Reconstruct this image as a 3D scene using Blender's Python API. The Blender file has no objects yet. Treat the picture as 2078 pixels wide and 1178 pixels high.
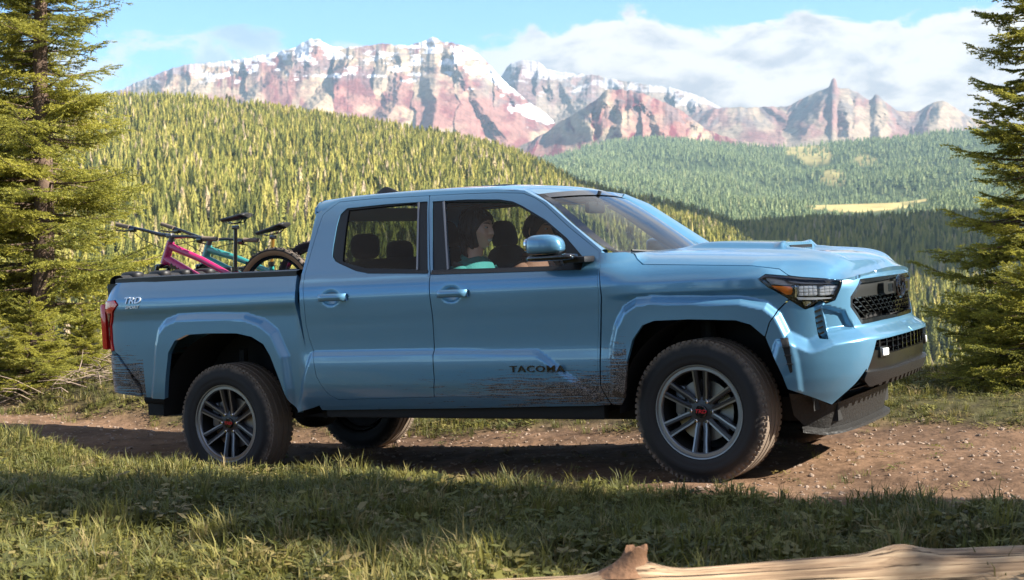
import bpy, bmesh, math, random
import numpy as np
from mathutils import Vector, Matrix, noise as mnoise
from mathutils.geometry import delaunay_2d_cdt

random.seed(7); np.random.seed(7)
rng = np.random.default_rng(7)
scene = bpy.context.scene
col = scene.collection

# ------------------------------------------------------------------ camera
F_PX, PW, PH = 2869.1, 2078, 1178        # focal length in pixels of a 2078 x 1178 frame
HORIZON = 520.0
CAM = Vector((0, 0, 1.4))
PITCH = math.atan((HORIZON - PH / 2) / F_PX)      # negative looks down
cam_d = bpy.data.cameras.new('camera')
cam = bpy.data.objects.new('camera', cam_d); col.objects.link(cam)
cam.location = CAM
cam.rotation_euler = (math.pi / 2 + PITCH, 0, 0)
cam_d.sensor_width = 36.0
cam_d.lens = 36.0 * F_PX / PW
cam_d.clip_start = 0.05
cam_d.clip_end = 60000
cam_d.dof.use_dof = True
cam_d.dof.focus_distance = 8.9
cam_d.dof.aperture_fstop = 5.6
scene.camera = cam

# ------------------------------------------------------------------ sky, sun, exposure
SUN_EL, SUN_AZ = math.radians(33), math.radians(106)   # azimuth from +Y (away from the camera) towards +X (right)
world = bpy.data.worlds.new('World'); scene.world = world
world.use_nodes = True
def setup_world():
    nt = world.node_tree; nt.nodes.clear()
    N = nt.nodes.new; L = nt.links.new
    def M(op, a, b=None, c=None):
        n = N('ShaderNodeMath'); n.operation = op
        for i, q in enumerate((a, b, c)):
            if q is None: continue
            if isinstance(q, (int, float)): n.inputs[i].default_value = q
            else: L(q, n.inputs[i])
        return n.outputs[0]
    def step(x, a, b):
        n = N('ShaderNodeMapRange'); n.interpolation_type = 'SMOOTHSTEP'; L(x, n.inputs[0]); n.inputs[1].default_value = a; n.inputs[2].default_value = b; return n.outputs[0]
    def mix(f, a, b):
        n = N('ShaderNodeMix'); n.data_type = 'RGBA'
        if isinstance(f, float): n.inputs[0].default_value = f
        else: L(f, n.inputs[0])
        for i, q in ((6, a), (7, b)):
            if isinstance(q, tuple): n.inputs[i].default_value = (*q, 1)
            else: L(q, n.inputs[i])
        return n.outputs[2]
    out = N('ShaderNodeOutputWorld'); bg = N('ShaderNodeBackground')
    bg.inputs['Strength'].default_value = SKY
    sky = N('ShaderNodeTexSky'); sky.sky_type = 'NISHITA'; sky.sun_disc = False
    sky.sun_elevation = SUN_EL; sky.sun_rotation = SUN_AZ
    sky.altitude = 2500; sky.air_density = 1.0; sky.dust_density = 0.25; sky.ozone_density = 1.6
    tint = N('ShaderNodeMix'); tint.data_type = 'RGBA'; tint.blend_type = 'MULTIPLY'; tint.inputs[0].default_value = 1.0
    L(sky.outputs[0], tint.inputs[6]); tint.inputs[7].default_value = (*SKYTINT, 1)
    tc = N('ShaderNodeTexCoord'); sep = N('ShaderNodeSeparateXYZ'); L(tc.outputs['Generated'], sep.inputs[0])
    el = M('MULTIPLY', M('ARCSINE', sep.outputs[2]), 57.2958)                 # degrees above the horizon
    az = M('MULTIPLY', M('ARCTAN2', sep.outputs[0], sep.outputs[1]), 57.2958) # degrees to the right of the view
    def nz(sx, sy, ox, detail=7, rough=.58, dist=.4):
        cx = N('ShaderNodeCombineXYZ'); L(M('MULTIPLY', az, sx), cx.inputs[0]); L(M('ADD', M('MULTIPLY', el, sy), ox), cx.inputs[1]); cx.inputs[2].default_value = ox
        n = N('ShaderNodeTexNoise'); n.inputs['Scale'].default_value = 1.0; n.inputs['Detail'].default_value = detail; n.inputs['Roughness'].default_value = rough; n.inputs['Distortion'].default_value = dist
        L(cx.outputs[0], n.inputs['Vector']); return n.outputs['Fac']
    n1 = nz(.30, .62, 3.1); n2 = nz(.30, .62, 2.72); big = nz(.09, .10, 11.3, 2, .5, 0)
    # a bank of cumulus lying on the horizon, taller to the right, thin veils to the left
    right = step(az, -6.0, 3.5)
    top = M('ADD', M('MULTIPLY', right, .55), 8.85)
    top = M('ADD', top, M('MULTIPLY', M('SUBTRACT', big, .5), 3.0))
    h = M('SUBTRACT', top, el)                                                # degrees below the bank's top
    band = M('MULTIPLY', step(h, -1.4, 1.3), M('SUBTRACT', 1.0, M('MULTIPLY', step(h, 3.2, 8.5), .30)))
    dens = M('ADD', M('SUBTRACT', n1, .78), M('MULTIPLY', band, M('ADD', .42, M('MULTIPLY', right, .13))))
    d = step(dens, .0, .12)
    d = M('MULTIPLY', d, M('ADD', .60, M('MULTIPLY', right, .40)))
    lit = M('ADD', M('MULTIPLY', M('SUBTRACT', n2, n1), 3.4), M('ADD', .66, M('MULTIPLY', M('SUBTRACT', 1.8, h), .13)))
    lit = step(lit, .0, 1.0)
    cc = mix(lit, CLOUD_LO, CLOUD_HI)
    # broken cloud added over the unseen dome for whiter fill, on a flat layer
    pv = N('ShaderNodeCombineXYZ'); zc = M('MAXIMUM', sep.outputs[2], .08)
    L(M('DIVIDE', sep.outputs[0], zc), pv.inputs[0]); L(M('DIVIDE', sep.outputs[1], zc), pv.inputs[1]); pv.inputs[2].default_value = 4.7
    hn = N('ShaderNodeTexNoise'); hn.inputs['Scale'].default_value = .9; hn.inputs['Detail'].default_value = 7; hn.inputs['Roughness'].default_value = .6; hn.inputs['Distortion'].default_value = .3; L(pv.outputs[0], hn.inputs['Vector'])
    hd = M('MULTIPLY', M('MULTIPLY', step(hn.outputs['Fac'], .42, .60), step(el, 11.5, 17.0)), .85)
    hc = mix(step(hn.outputs['Fac'], .50, .72), CLOUD_HI, CLOUD_LO)
    full = mix(hd, mix(d, tint.outputs[2], cc), hc)
    L(full, bg.inputs['Color']); L(bg.outputs[0], out.inputs[0])
SKY = 0.15; SKYTINT = (.32, .44, .54)
CLOUD_HI = (2.25, 2.02, 1.80); CLOUD_LO = (1.2, 1.12, 1.14)
setup_world()
sun_d = bpy.data.lights.new('sun', 'SUN'); sun_d.energy = 5.0; sun_d.angle = math.radians(0.5)
sun_d.color = (1.0, 0.93, 0.82)
sun = bpy.data.objects.new('sun', sun_d); col.objects.link(sun)
sdir = Vector((math.sin(SUN_AZ) * math.cos(SUN_EL), math.cos(SUN_AZ) * math.cos(SUN_EL), math.sin(SUN_EL)))
sun.rotation_euler = (-sdir).to_track_quat('-Z', 'Y').to_euler()
scene.view_settings.view_transform = 'Standard'
scene.view_settings.look = 'None'
scene.view_settings.exposure = 1.75
scene.view_settings.gamma = 1.0
# ------------------------------------------------------------------ the truck's own frame (x forward, y left, z up) set in the world
TQ = np.array([[0.8705407768526661, 0.48899955372483206, -0.0551197994705334],
               [-0.037489831097193414, -0.04578080003377831, -0.998247780319381],
               [-0.4906661476004439, 0.8710818301429449, -0.02152154255059502]])
TC = np.array([6.236184304124027, -7.999713103102743, 1.3020551323830225])
cp, sp = math.cos(PITCH), math.sin(PITCH)
AX = np.array([[1, 0, 0], [0, sp, -cp], [0, cp, sp]]).T     # columns: image right, image down, view direction
TM = AX @ TQ
TT = np.array(CAM) - TM @ TC
TRUCK = Matrix([[*TM[0], TT[0]], [*TM[1], TT[1]], [*TM[2], TT[2]], [0, 0, 0, 1]])
def t2w(p): return np.asarray(p, float) @ TM.T + TT
def bp(u, v, y):
    """point of the truck frame seen at (u, v) in the plane y"""
    d = TQ.T @ np.array([(u - PW / 2) / F_PX, (v - PH / 2) / F_PX, 1.0])
    return TC + d * ((y - TC[1]) / d[1])
def wray(u, v):
    return AX @ np.array([(u - PW / 2) / F_PX, (v - PH / 2) / F_PX, 1.0])
def at(u, v, Y):
    """world point at depth Y seen at (u, v)"""
    d = wray(u, v)
    return np.array(CAM) + d * (Y / d[1])

# ------------------------------------------------------------------ mesh helpers
def link(name, me, parent=None, mat=None, label=None):
    o = bpy.data.objects.new(name, me); col.objects.link(o)
    if parent: o.parent = parent
    if mat is not None and me is not None:
        me.materials.clear()
        for m in (mat if isinstance(mat, (list, tuple)) else [mat]): me.materials.append(m)
    if label: o['label'] = label
    return o
def mk(name, V, Fc, mat, parent=None, smooth=True, angle=40, label=None):
    me = bpy.data.meshes.new(name)
    me.from_pydata([tuple(v) for v in V], [], [tuple(f) for f in Fc])
    me.validate(); me.update()
    if smooth:
        me.shade_smooth()
        if angle: me.set_sharp_from_angle(angle=math.radians(angle))
    return link(name, me, parent, mat, label)
def tag(o, label, cat, group=None):
    o['label'] = label; o['category'] = cat
    if group: o['group'] = group
    return o
def empty(name, label=None, cat=None, group=None, parent=None, M=None, loc=None):
    o = bpy.data.objects.new(name, None); col.objects.link(o)
    if label: tag(o, label, cat, group)
    if parent: o.parent = parent
    if M is not None: o.matrix_world = M
    if loc is not None: o.location = loc
    return o

class MB:
    """collects shapes for one mesh"""
    def __init__(s): s.V = []; s.F = []; s.X = None
    def add(s, V, F):
        n = len(s.V); s.V += [tuple(v) for v in V]; s.F += [tuple(i + n for i in f) for f in F]; return s
    def box(s, c, d, R=None, bev=0.0):
        c = np.array(c, float); d = np.array(d, float) / 2
        if bev <= 0:
            P = np.array([[x, y, z] for x in (-1, 1) for y in (-1, 1) for z in (-1, 1)]) * d
            F = [(0, 1, 3, 2), (4, 6, 7, 5), (0, 4, 5, 1), (2, 3, 7, 6), (0, 2, 6, 4), (1, 5, 7, 3)]
        else:
            bm = bmesh.new(); bmesh.ops.create_cube(bm, size=2.0)
            for v in bm.verts: v.co = Vector(np.array(v.co) * d)
            bmesh.ops.bevel(bm, geom=bm.edges[:], offset=min(bev, min(d) * .9), segments=2, affect='EDGES', profile=.6)
            bm.verts.index_update()
            P = np.array([v.co[:] for v in bm.verts]); F = [tuple(v.index for v in f.verts) for f in bm.faces]; bm.free()
        if R is not None: P = P @ np.array(R).T
        return s.add(P + c, F)
    def tube(s, pts, r, n=8, cap=True):
        pts = [np.array(p, float) for p in pts]; m = len(pts)
        rr = r if hasattr(r, '__len__') else [r] * m
        V = []; up = None
        for i, p in enumerate(pts):
            t = pts[min(i + 1, m - 1)] - pts[max(i - 1, 0)]; t = t / (np.linalg.norm(t) + 1e-12)
            if up is None: up = np.array([0, 0, 1.0]) if abs(t[2]) < .9 else np.array([1.0, 0, 0])
            a = np.cross(t, up); a /= np.linalg.norm(a) + 1e-12; b = np.cross(a, t); up = b
            for k in range(n):
                w = 2 * math.pi * k / n
                V.append(p + (a * math.cos(w) + b * math.sin(w)) * rr[i])
        F = [(i * n + k, i * n + (k + 1) % n, (i + 1) * n + (k + 1) % n, (i + 1) * n + k) for i in range(m - 1) for k in range(n)]
        if cap: F += [tuple(range(n - 1, -1, -1)), tuple((m - 1) * n + k for k in range(n))]
        return s.add(V, F)
    def lathe(s, prof, n=48, c=(0, 0, 0), axis='y', a0=0.0):
        """prof: (radius, offset along axis); closed end to end only if the ends meet"""
        V = []; m = len(prof)
        for k in range(n):
            w = a0 + 2 * math.pi * k / n
            for r, h in prof:
                if axis == 'y': V.append((c[0] + r * math.cos(w), c[1] + h, c[2] + r * math.sin(w)))
                elif axis == 'z': V.append((c[0] + r * math.cos(w), c[1] + r * math.sin(w), c[2] + h))
                else: V.append((c[0] + h, c[1] + r * math.cos(w), c[2] + r * math.sin(w)))
        F = [(k * m + j, k * m + j + 1, ((k + 1) % n) * m + j + 1, ((k + 1) % n) * m + j) for k in range(n) for j in range(m - 1)]
        return s.add(V, F)
    def loft(s, rows, close=False):
        m = len(rows[0]); V = [p for r in rows for p in r]
        F = []
        for i in range(len(rows) - 1):
            for j in range(m - (0 if close else 1)):
                k = (j + 1) % m
                F.append((i * m + j, i * m + k, (i + 1) * m + k, (i + 1) * m + j))
        return s.add(V, F)
    def prism(s, poly, off):
        """poly: 3-D loop; off: extrusion vector"""
        n = len(poly); P = [np.array(p, float) for p in poly]
        V = P + [p + np.array(off, float) for p in P]
        return s.add(V, [tuple(range(n - 1, -1, -1)), tuple(range(n, 2 * n))] + [(i, (i + 1) % n, n + (i + 1) % n, n + i) for i in range(n)])
    def flip(s):
        s.F = [f[::-1] for f in s.F]; return s
    def build(s, name, mat, parent=None, smooth=True, angle=35, label=None, M=None):
        V = s.V
        if M is not None: V = (np.array(V) @ np.array(M)[:3, :3].T + np.array(M)[:3, 3])
        return mk(name, V, s.F, mat, parent, smooth, angle, label)
def fixn(o):
    bm = bmesh.new(); bm.from_mesh(o.data); bmesh.ops.recalc_face_normals(bm, faces=bm.faces[:]); bm.to_mesh(o.data); bm.free(); return o
def mirror_mesh(me):
    m2 = me.copy(); n = len(m2.vertices)
    a = np.empty(n * 3, np.float32); m2.vertices.foreach_get('co', a); a = a.reshape(-1, 3); a[:, 1] *= -1
    m2.vertices.foreach_set('co', a.ravel()); m2.flip_normals(); m2.update(); return m2
def mirrored(o, parent=None):
    m2 = mirror_mesh(o.data)
    c = bpy.data.objects.new(o.name.split('.')[0], m2); col.objects.link(c); c.parent = parent or o.parent
    if o.get('label'): c['label'] = o['label']
    return c

# ------------------------------------------------------------------ materials
def nodes(name):
    m = bpy.data.materials.new(name); m.use_nodes = True; nt = m.node_tree
    return m, nt, nt.nodes['Principled BSDF'], nt.nodes.new, nt.links.new
def pmat(name, colr, rough=.5, metal=0.0, spec=.5, coat=0.0, bump=0.0, bscale=200.0, var=0.0, vscale=8.0):
    m, nt, b, N, L = nodes(name)
    b.inputs['Base Color'].default_value = (*colr, 1); b.inputs['Roughness'].default_value = rough
    b.inputs['Metallic'].default_value = metal; b.inputs['Specular IOR Level'].default_value = spec
    b.inputs['Coat Weight'].default_value = coat; b.inputs['Coat Roughness'].default_value = .03
    tc = None
    if bump or var:
        tc = N('ShaderNodeTexCoord')
    if var:
        nz = N('ShaderNodeTexNoise'); nz.inputs['Scale'].default_value = vscale; nz.inputs['Detail'].default_value = 5
        L(tc.outputs['Object'], nz.inputs['Vector'])
        mx = N('ShaderNodeMix'); mx.data_type = 'RGBA'; L(nz.outputs['Fac'], mx.inputs['Factor'])
        mx.inputs[6].default_value = (*[c * (1 - var) for c in colr], 1); mx.inputs[7].default_value = (*[min(1, c * (1 + var)) for c in colr], 1)
        L(mx.outputs[2], b.inputs['Base Color'])
    if bump:
        nz = N('ShaderNodeTexNoise'); nz.inputs['Scale'].default_value = bscale; nz.inputs['Detail'].default_value = 4
        L(tc.outputs['Object'], nz.inputs['Vector'])
        bp_ = N('ShaderNodeBump'); bp_.inputs['Strength'].default_value = bump; bp_.inputs['Distance'].default_value = .01
        L(nz.outputs['Fac'], bp_.inputs['Height']); L(bp_.outputs[0], b.inputs['Normal'])
    return m
def glass_mat(name, tint, refl=1.0, rough=0.0):
    m = bpy.data.materials.new(name); m.use_nodes = True; nt = m.node_tree; nt.nodes.clear()
    N = nt.nodes.new; L = nt.links.new
    out = N('ShaderNodeOutputMaterial'); mx = N('ShaderNodeMixShader'); tr = N('ShaderNodeBsdfTransparent'); gl = N('ShaderNodeBsdfGlossy')
    fr = N('ShaderNodeFresnel'); fr.inputs['IOR'].default_value = 1.5
    mu = N('ShaderNodeMath'); mu.operation = 'MULTIPLY'; mu.inputs[1].default_value = refl
    tr.inputs[0].default_value = (*tint, 1); gl.inputs['Roughness'].default_value = rough; gl.inputs[0].default_value = (1, 1, 1, 1)
    L(fr.outputs[0], mu.inputs[0]); L(mu.outputs[0], mx.inputs[0]); L(tr.outputs[0], mx.inputs[1]); L(gl.outputs[0], mx.inputs[2]); L(mx.outputs[0], out.inputs[0])
    return m

def paint_mat():
    """metallic blue-grey paint under clear coat, with thrown mud behind the wheels and dust low down"""
    m, nt, b, N, L = nodes('blue_paint')
    b.inputs['Metallic'].default_value = .4; b.inputs['Roughness'].default_value = .32
    b.inputs['Coat Weight'].default_value = 1.0; b.inputs['Coat Roughness'].default_value = .02
    tc = N('ShaderNodeTexCoord'); sep = N('ShaderNodeSeparateXYZ'); L(tc.outputs['Object'], sep.inputs[0])
    def math_(op, a, c=None, d=None):
        n = N('ShaderNodeMath'); n.operation = op
        for i, q in enumerate((a, c, d)):
            if q is None: continue
            if isinstance(q, (int, float)): n.inputs[i].default_value = q
            else: L(q, n.inputs[i])
        return n.outputs[0]
    def splash(x0, z0, lx, lz, ang, fan):
        """mud thrown backwards from (x0, z0): streaks along the throw, thinning with distance"""
        mp = N('ShaderNodeMapping'); mp.vector_type = 'POINT'
        mp.inputs['Rotation'].default_value = (0, math.radians(ang), 0); mp.inputs['Scale'].default_value = (4.5, 14, 120)
        L(tc.outputs['Object'], mp.inputs[0])
        nz = N('ShaderNodeTexNoise'); nz.inputs['Scale'].default_value = 1.0; nz.inputs['Detail'].default_value = 6; nz.inputs['Roughness'].default_value = .75
        L(mp.outputs[0], nz.inputs['Vector'])
        n2 = N('ShaderNodeTexNoise'); n2.inputs['Scale'].default_value = 130; n2.inputs['Detail'].default_value = 3; L(tc.outputs['Object'], n2.inputs['Vector'])
        dx = math_('DIVIDE', math_('SUBTRACT', x0, sep.outputs[0]), lx)        # 0 at the wheel, 1 far back
        dz = math_('DIVIDE', math_('ABSOLUTE', math_('SUBTRACT', math_('SUBTRACT', sep.outputs[2], z0), math_('MULTIPLY', dx, fan))), lz)
        far = math_('MAXIMUM', math_('MAXIMUM', dx, math_('MULTIPLY', dx, -6.0)), dz)
        far = math_('POWER', math_('ADD', math_('MULTIPLY', dx, dx), math_('MULTIPLY', dz, dz)), .5)
        far = math_('ADD', far, math_('MULTIPLY', math_('LESS_THAN', dx, -.12), 5.0))
        v = math_('ADD', math_('MULTIPLY', nz.outputs['Fac'], .88), math_('MULTIPLY', n2.outputs['Fac'], .12))
        th = math_('ADD', math_('MULTIPLY', far, .20), .365)
        r = math_('MULTIPLY', math_('SUBTRACT', v, th), 26.0); r = math_('MINIMUM', math_('MAXIMUM', r, 0.0), 1.0)
        return r
    m1 = splash(2.88, .535, 1.25, .14, 0, .03)
    m2 = splash(-.70, .60, .40, .20, -35, .10)
    m3 = splash(2.95, .62, .16, .22, 60, .0)
    vo = N('ShaderNodeTexVoronoi'); vo.inputs['Scale'].default_value = 55; L(tc.outputs['Object'], vo.inputs['Vector'])
    low = math_('MULTIPLY', math_('SUBTRACT', .85, sep.outputs[2]), .16)
    vv = N('ShaderNodeTexNoise'); vv.inputs['Scale'].default_value = 5.0; L(tc.outputs['Object'], vv.inputs['Vector'])
    sp_ = math_('LESS_THAN', vo.outputs['Distance'], math_('MULTIPLY', low, math_('POWER', vv.outputs['Fac'], 1.2)))
    mud = math_('MAXIMUM', math_('MAXIMUM', m1, m2), math_('MAXIMUM', m3, math_('MULTIPLY', sp_, .8)))
    # dry dust lying thicker towards the sills
    nd = N('ShaderNodeTexNoise'); nd.inputs['Scale'].default_value = 3.0; nd.inputs['Detail'].default_value = 6; L(tc.outputs['Object'], nd.inputs['Vector'])
    dust = math_('MULTIPLY', math_('MAXIMUM', math_('SUBTRACT', .80, sep.outputs[2]), 0.0), math_('MULTIPLY', nd.outputs['Fac'], 1.1)); dust = math_('MINIMUM', math_('MULTIPLY', dust, .6), .3)
    md = N('ShaderNodeMix'); md.data_type = 'RGBA'; L(dust, md.inputs['Factor']); md.inputs[6].default_value = (*PAINT, 1); md.inputs[7].default_value = (.20, .165, .13, 1)
    mx = N('ShaderNodeMix'); mx.data_type = 'RGBA'; L(mud, mx.inputs['Factor'])
    L(md.outputs[2], mx.inputs[6])
    nm = N('ShaderNodeTexNoise'); nm.inputs['Scale'].default_value = 160; L(tc.outputs['Object'], nm.inputs['Vector'])
    rp = N('ShaderNodeValToRGB'); rp.color_ramp.elements[0].position = .42; rp.color_ramp.elements[0].color = (.012, .009, .008, 1)
    rp.color_ramp.elements[1].position = .68; rp.color_ramp.elements[1].color = (.26, .21, .17, 1); L(nm.outputs['Fac'], rp.inputs[0])
    L(rp.outputs[0], mx.inputs[7]); L(mx.outputs[2], b.inputs['Base Color'])
    L(math_('MULTIPLY', math_('SUBTRACT', 1.0, mud), math_('SUBTRACT', 1.0, math_('MULTIPLY', dust, 1.2))), b.inputs['Coat Weight'])
    L(math_('ADD', .32, math_('MULTIPLY', mud, .5)), b.inputs['Roughness'])
    L(math_('MULTIPLY', math_('SUBTRACT', 1.0, mud), .4), b.inputs['Metallic'])
    return m
PAINT = (.090, .232, .365)
M_PAINT = paint_mat()
M_BLACK = pmat('black_plastic', (.0075, .0075, .008), .45, bump=.15, bscale=400)
M_GLOSSBLACK = pmat('gloss_black', (.006, .006, .007), .12, coat=.6)
M_DARK = pmat('underbody_black', (.005, .005, .005), .75)
def tyre_mat():
    m, nt, b, N, L = nodes('tyre_rubber'); b.inputs['Roughness'].default_value = .78
    tc = N('ShaderNodeTexCoord'); sp_ = N('ShaderNodeSeparateXYZ'); L(tc.outputs['Object'], sp_.inputs[0])
    cb = N('ShaderNodeCombineXYZ'); L(sp_.outputs[0], cb.inputs[0]); L(sp_.outputs[2], cb.inputs[2]); ln = N('ShaderNodeVectorMath'); ln.operation = 'LENGTH'; L(cb.outputs[0], ln.inputs[0])
    nz = N('ShaderNodeTexNoise'); nz.inputs['Scale'].default_value = 22; nz.inputs['Detail'].default_value = 5; L(tc.outputs['Object'], nz.inputs['Vector'])
    ad = N('ShaderNodeMath'); ad.operation = 'MULTIPLY_ADD'; L(nz.outputs['Fac'], ad.inputs[0]); ad.inputs[1].default_value = .05; L(ln.outputs['Value'], ad.inputs[2])
    mr = N('ShaderNodeMapRange'); mr.interpolation_type = 'SMOOTHSTEP'; L(ad.outputs[0], mr.inputs[0]); mr.inputs[1].default_value = .370; mr.inputs[2].default_value = .415; mr.inputs[4].default_value = .95
    mx = N('ShaderNodeMix'); mx.data_type = 'RGBA'; L(mr.outputs[0], mx.inputs[0]); mx.inputs[6].default_value = (.0105, .010, .0098, 1); mx.inputs[7].default_value = (.165, .125, .092, 1); L(mx.outputs[2], b.inputs['Base Color'])
    return m
M_RUBBER = tyre_mat()
M_RIM = pmat('machined_rim', (.27, .275, .285), .36, metal=.85)
M_RIMDARK = pmat('dark_rim', (.045, .046, .05), .35, metal=.6)
M_BADGE = pmat('bright_badge', (.72, .74, .76), .3, metal=.4)
M_CHROME = pmat('chrome', (.75, .75, .76), .08, metal=1.0)
M_SEAM = pmat('seam_rubber', (.01, .01, .011), .6)
M_GLASS = glass_mat('tinted_glass', (.97, .98, .98), .5)
M_GLASSD = glass_mat('dark_privacy_glass', (.34, .39, .36), .5)
M_WSHIELD = glass_mat('windshield_glass', (.42, .50, .52), 1.05)
M_LENS = glass_mat('lamp_lens', (.95, .96, .97), .8)
M_RED = pmat('red_lens', (.55, .012, .012), .12, coat=.8)
M_AMBER = pmat('amber_lens', (.85, .20, .015), .15, coat=.8)
M_LAMPW = pmat('lamp_white', (.75, .77, .78), .2, coat=.5)
M_REDTXT = pmat('red_print', (.6, .01, .02), .4)
M_GREYBAR = pmat('grille_bar_grey', (.010, .011, .010), .5, spec=.3)
M_SEAT = pmat('seat_fabric', (.012, .012, .014), .8, bump=.3, bscale=300)
M_TRIM = pmat('interior_plastic', (.02, .021, .024), .6)
# ------------------------------------------------------------------ truck body: one base surface wrapped round the side and the nose
def smooth_poly(P, it=4):
    P = np.array(P, float)
    for _ in range(it):
        Q = np.empty((2 * len(P), 2)); Q[0] = P[0]; Q[-1] = P[-1]
        Q[1:-1:2] = .75 * P[:-1] + .25 * P[1:]; Q[2:-1:2] = .25 * P[:-1] + .75 * P[1:]
        P = Q
    return P
def resample(P, h, closed=False):
    P = np.array(P, float)
    if closed: P = np.vstack([P, P[:1]])
    d = np.r_[0, np.cumsum(np.linalg.norm(np.diff(P, axis=0), axis=1))]
    n = max(2, int(round(d[-1] / h)) + 1); s = np.linspace(0, d[-1], n)
    Q = np.stack([np.interp(s, d, P[:, k]) for k in range(P.shape[1])], 1)
    return Q[:-1] if closed else Q
HW = .935
PLAN = smooth_poly([(4.215, 0), (4.213, -.2), (4.20, -.38), (4.165, -.55), (4.11, -.66), (4.03, -.745), (3.92, -.82), (3.76, -.885), (3.55, -.925), (3.3, -HW), (2.8, -HW),
                    (1, -HW), (-.6, -HW), (-.86, -.928), (-.97, -.90), (-1.025, -.85), (-1.05, -.76), (-1.055, -.5), (-1.055, 0)], 4)
PLAN = resample(PLAN, .01)
PS = np.r_[0, np.cumsum(np.linalg.norm(np.diff(PLAN, axis=0), axis=1))]
_t = np.gradient(PLAN, PS, axis=0); _t /= np.linalg.norm(_t, axis=1)[:, None]
PN = np.stack([-_t[:, 1], _t[:, 0]], 1)          # outward
def ss(a, b, x):
    t = np.clip((np.asarray(x, float) - a) / (b - a), 0, 1); return t * t * (3 - 2 * t)
def cspl(xs, ys):
    """smooth interpolation through a table (monotone cubic)"""
    xs = np.array(xs, float); ys = np.array(ys, float)
    d = np.diff(ys) / np.diff(xs); m = np.zeros(len(xs)); m[0] = d[0]; m[-1] = d[-1]
    for i in range(1, len(xs) - 1):
        m[i] = 0 if d[i - 1] * d[i] <= 0 else 2 * d[i - 1] * d[i] / (d[i - 1] + d[i])
    def f(x):
        x = np.clip(x, xs[0], xs[-1]); i = np.clip(np.searchsorted(xs, x) - 1, 0, len(xs) - 2); h = xs[i + 1] - xs[i]; t = (x - xs[i]) / h
        return ((2 * t**3 - 3 * t**2 + 1) * ys[i] + (t**3 - 2 * t**2 + t) * h * m[i] + (-2 * t**3 + 3 * t**2) * ys[i + 1] + (t**3 - t**2) * h * m[i + 1])
    return f
P_DOOR = cspl([.3, .40, .46, .52, .60, .70, .80, .95, 1.05, 1.12, 1.18, 1.225, 1.255, 1.30, 1.50, 1.70, 1.78],
              [-.13, -.10, -.06, -.030, -.014, -.012, -.018, -.012, -.005, -.002, -.010, -.026, -.048, -.066, -.145, -.235, -.30])
P_BED = cspl([.3, .45, .55, .70, .90, 1.02, 1.06, 1.11, 1.16, 1.20, 1.25, 1.30, 1.5],
             [-.07, -.05, -.035, -.028, -.024, -.024, -.018, -.004, -.007, -.022, -.048, -.080, -.15])
P_FEND = cspl([.3, .45, .60, .95, 1.04, 1.08, 1.13, 1.17, 1.20, 1.23, 1.27, 1.4],
              [-.07, -.05, -.03, -.026, -.022, -.008, -.010, -.030, -.056, -.10, -.17, -.35])
P_FRONT = cspl([.25, .45, .53, .61, .70, .78, 1.05, 1.09, 1.12, 1.15, 1.25], [-.13, -.080, -.045, -.018, -.004, 0, 0, -.006, -.028, -.07, -.25])
def prof(s, z):
    x = np.interp(s, PS, PLAN[:, 0]); y = np.interp(s, PS, PLAN[:, 1])
    wb = 1 - ss(.66, .74, x); wf = ss(2.80, 3.10, x); wn = ss(3.72, 4.0, x)
    return wb * P_BED(z) + (1 - wb) * (1 - wf) * P_DOOR(z) + wf * ((1 - wn) * P_FEND(z) + wn * P_FRONT(z))
def base(sz, o=0.0):
    sz = np.asarray(sz, float); s, z = sz[:, 0], sz[:, 1]
    h = prof(s, z) + o
    x = np.interp(s, PS, PLAN[:, 0]); y = np.interp(s, PS, PLAN[:, 1])
    nx = np.interp(s, PS, PN[:, 0]); ny = np.interp(s, PS, PN[:, 1])
    return np.stack([x + nx * h, y + ny * h, z], 1)
_tt = np.linspace(.78, 1.12, 700)
def inv(u, v, o=0.0):
    """(s, z) of the base surface, pushed out by o, where it is seen at (u, v)"""
    d = TQ.T @ np.array([(u - PW / 2) / F_PX, (v - PH / 2) / F_PX, 1.0]); t0 = (-.9 - TC[1]) / d[1]
    P = TC + np.outer(_tt * t0 + np.linspace(-.02, .02, 700) * 0, d)
    dx = P[:, None, 0] - PLAN[None, ::2, 0]; dy = P[:, None, 1] - PLAN[None, ::2, 1]
    k = np.argmin(dx * dx + dy * dy, axis=1) * 2
    rel = P[:, :2] - PLAN[k]; tg = np.stack([PN[k, 1], -PN[k, 0]], 1)
    ds = np.clip((rel * tg).sum(1), -.03, .03); s = PS[k] + ds
    dist = (rel * PN[k]).sum(1)
    Fv = dist - prof(s, P[:, 2]) - o
    j = np.where((Fv[:-1] > 0) & (Fv[1:] <= 0))[0]
    if len(j):
        j = j[0]; w = Fv[j] / (Fv[j] - Fv[j + 1])
        return np.array([s[j] * (1 - w) + s[j + 1] * w, P[j, 2] * (1 - w) + P[j + 1, 2] * w])
    j = np.argmin(np.abs(Fv)); return np.array([s[j], P[j, 2]])
def px(pts, o=0.0):
    return np.array([inv(u, v, o) for u, v in pts])
def sdist(P, poly):
    """signed distance to a polygon, positive inside"""
    P = np.asarray(P, float); A = np.asarray(poly, float); B = np.roll(A, -1, axis=0)
    d2 = np.full(len(P), 1e9); inside = np.zeros(len(P), bool)
    for a, b in zip(A, B):
        e = b - a; w = P - a; t = np.clip((w @ e) / (e @ e + 1e-12), 0, 1); q = w - np.outer(t, e); d2 = np.minimum(d2, (q * q).sum(1))
        c = ((a[1] > P[:, 1]) != (b[1] > P[:, 1]))
        if abs(b[1] - a[1]) > 1e-12: inside ^= c & (P[:, 0] < (b[0] - a[0]) * (P[:, 1] - a[1]) / (b[1] - a[1]) + a[0])
    return np.sqrt(d2) * np.where(inside, 1, -1)
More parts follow.
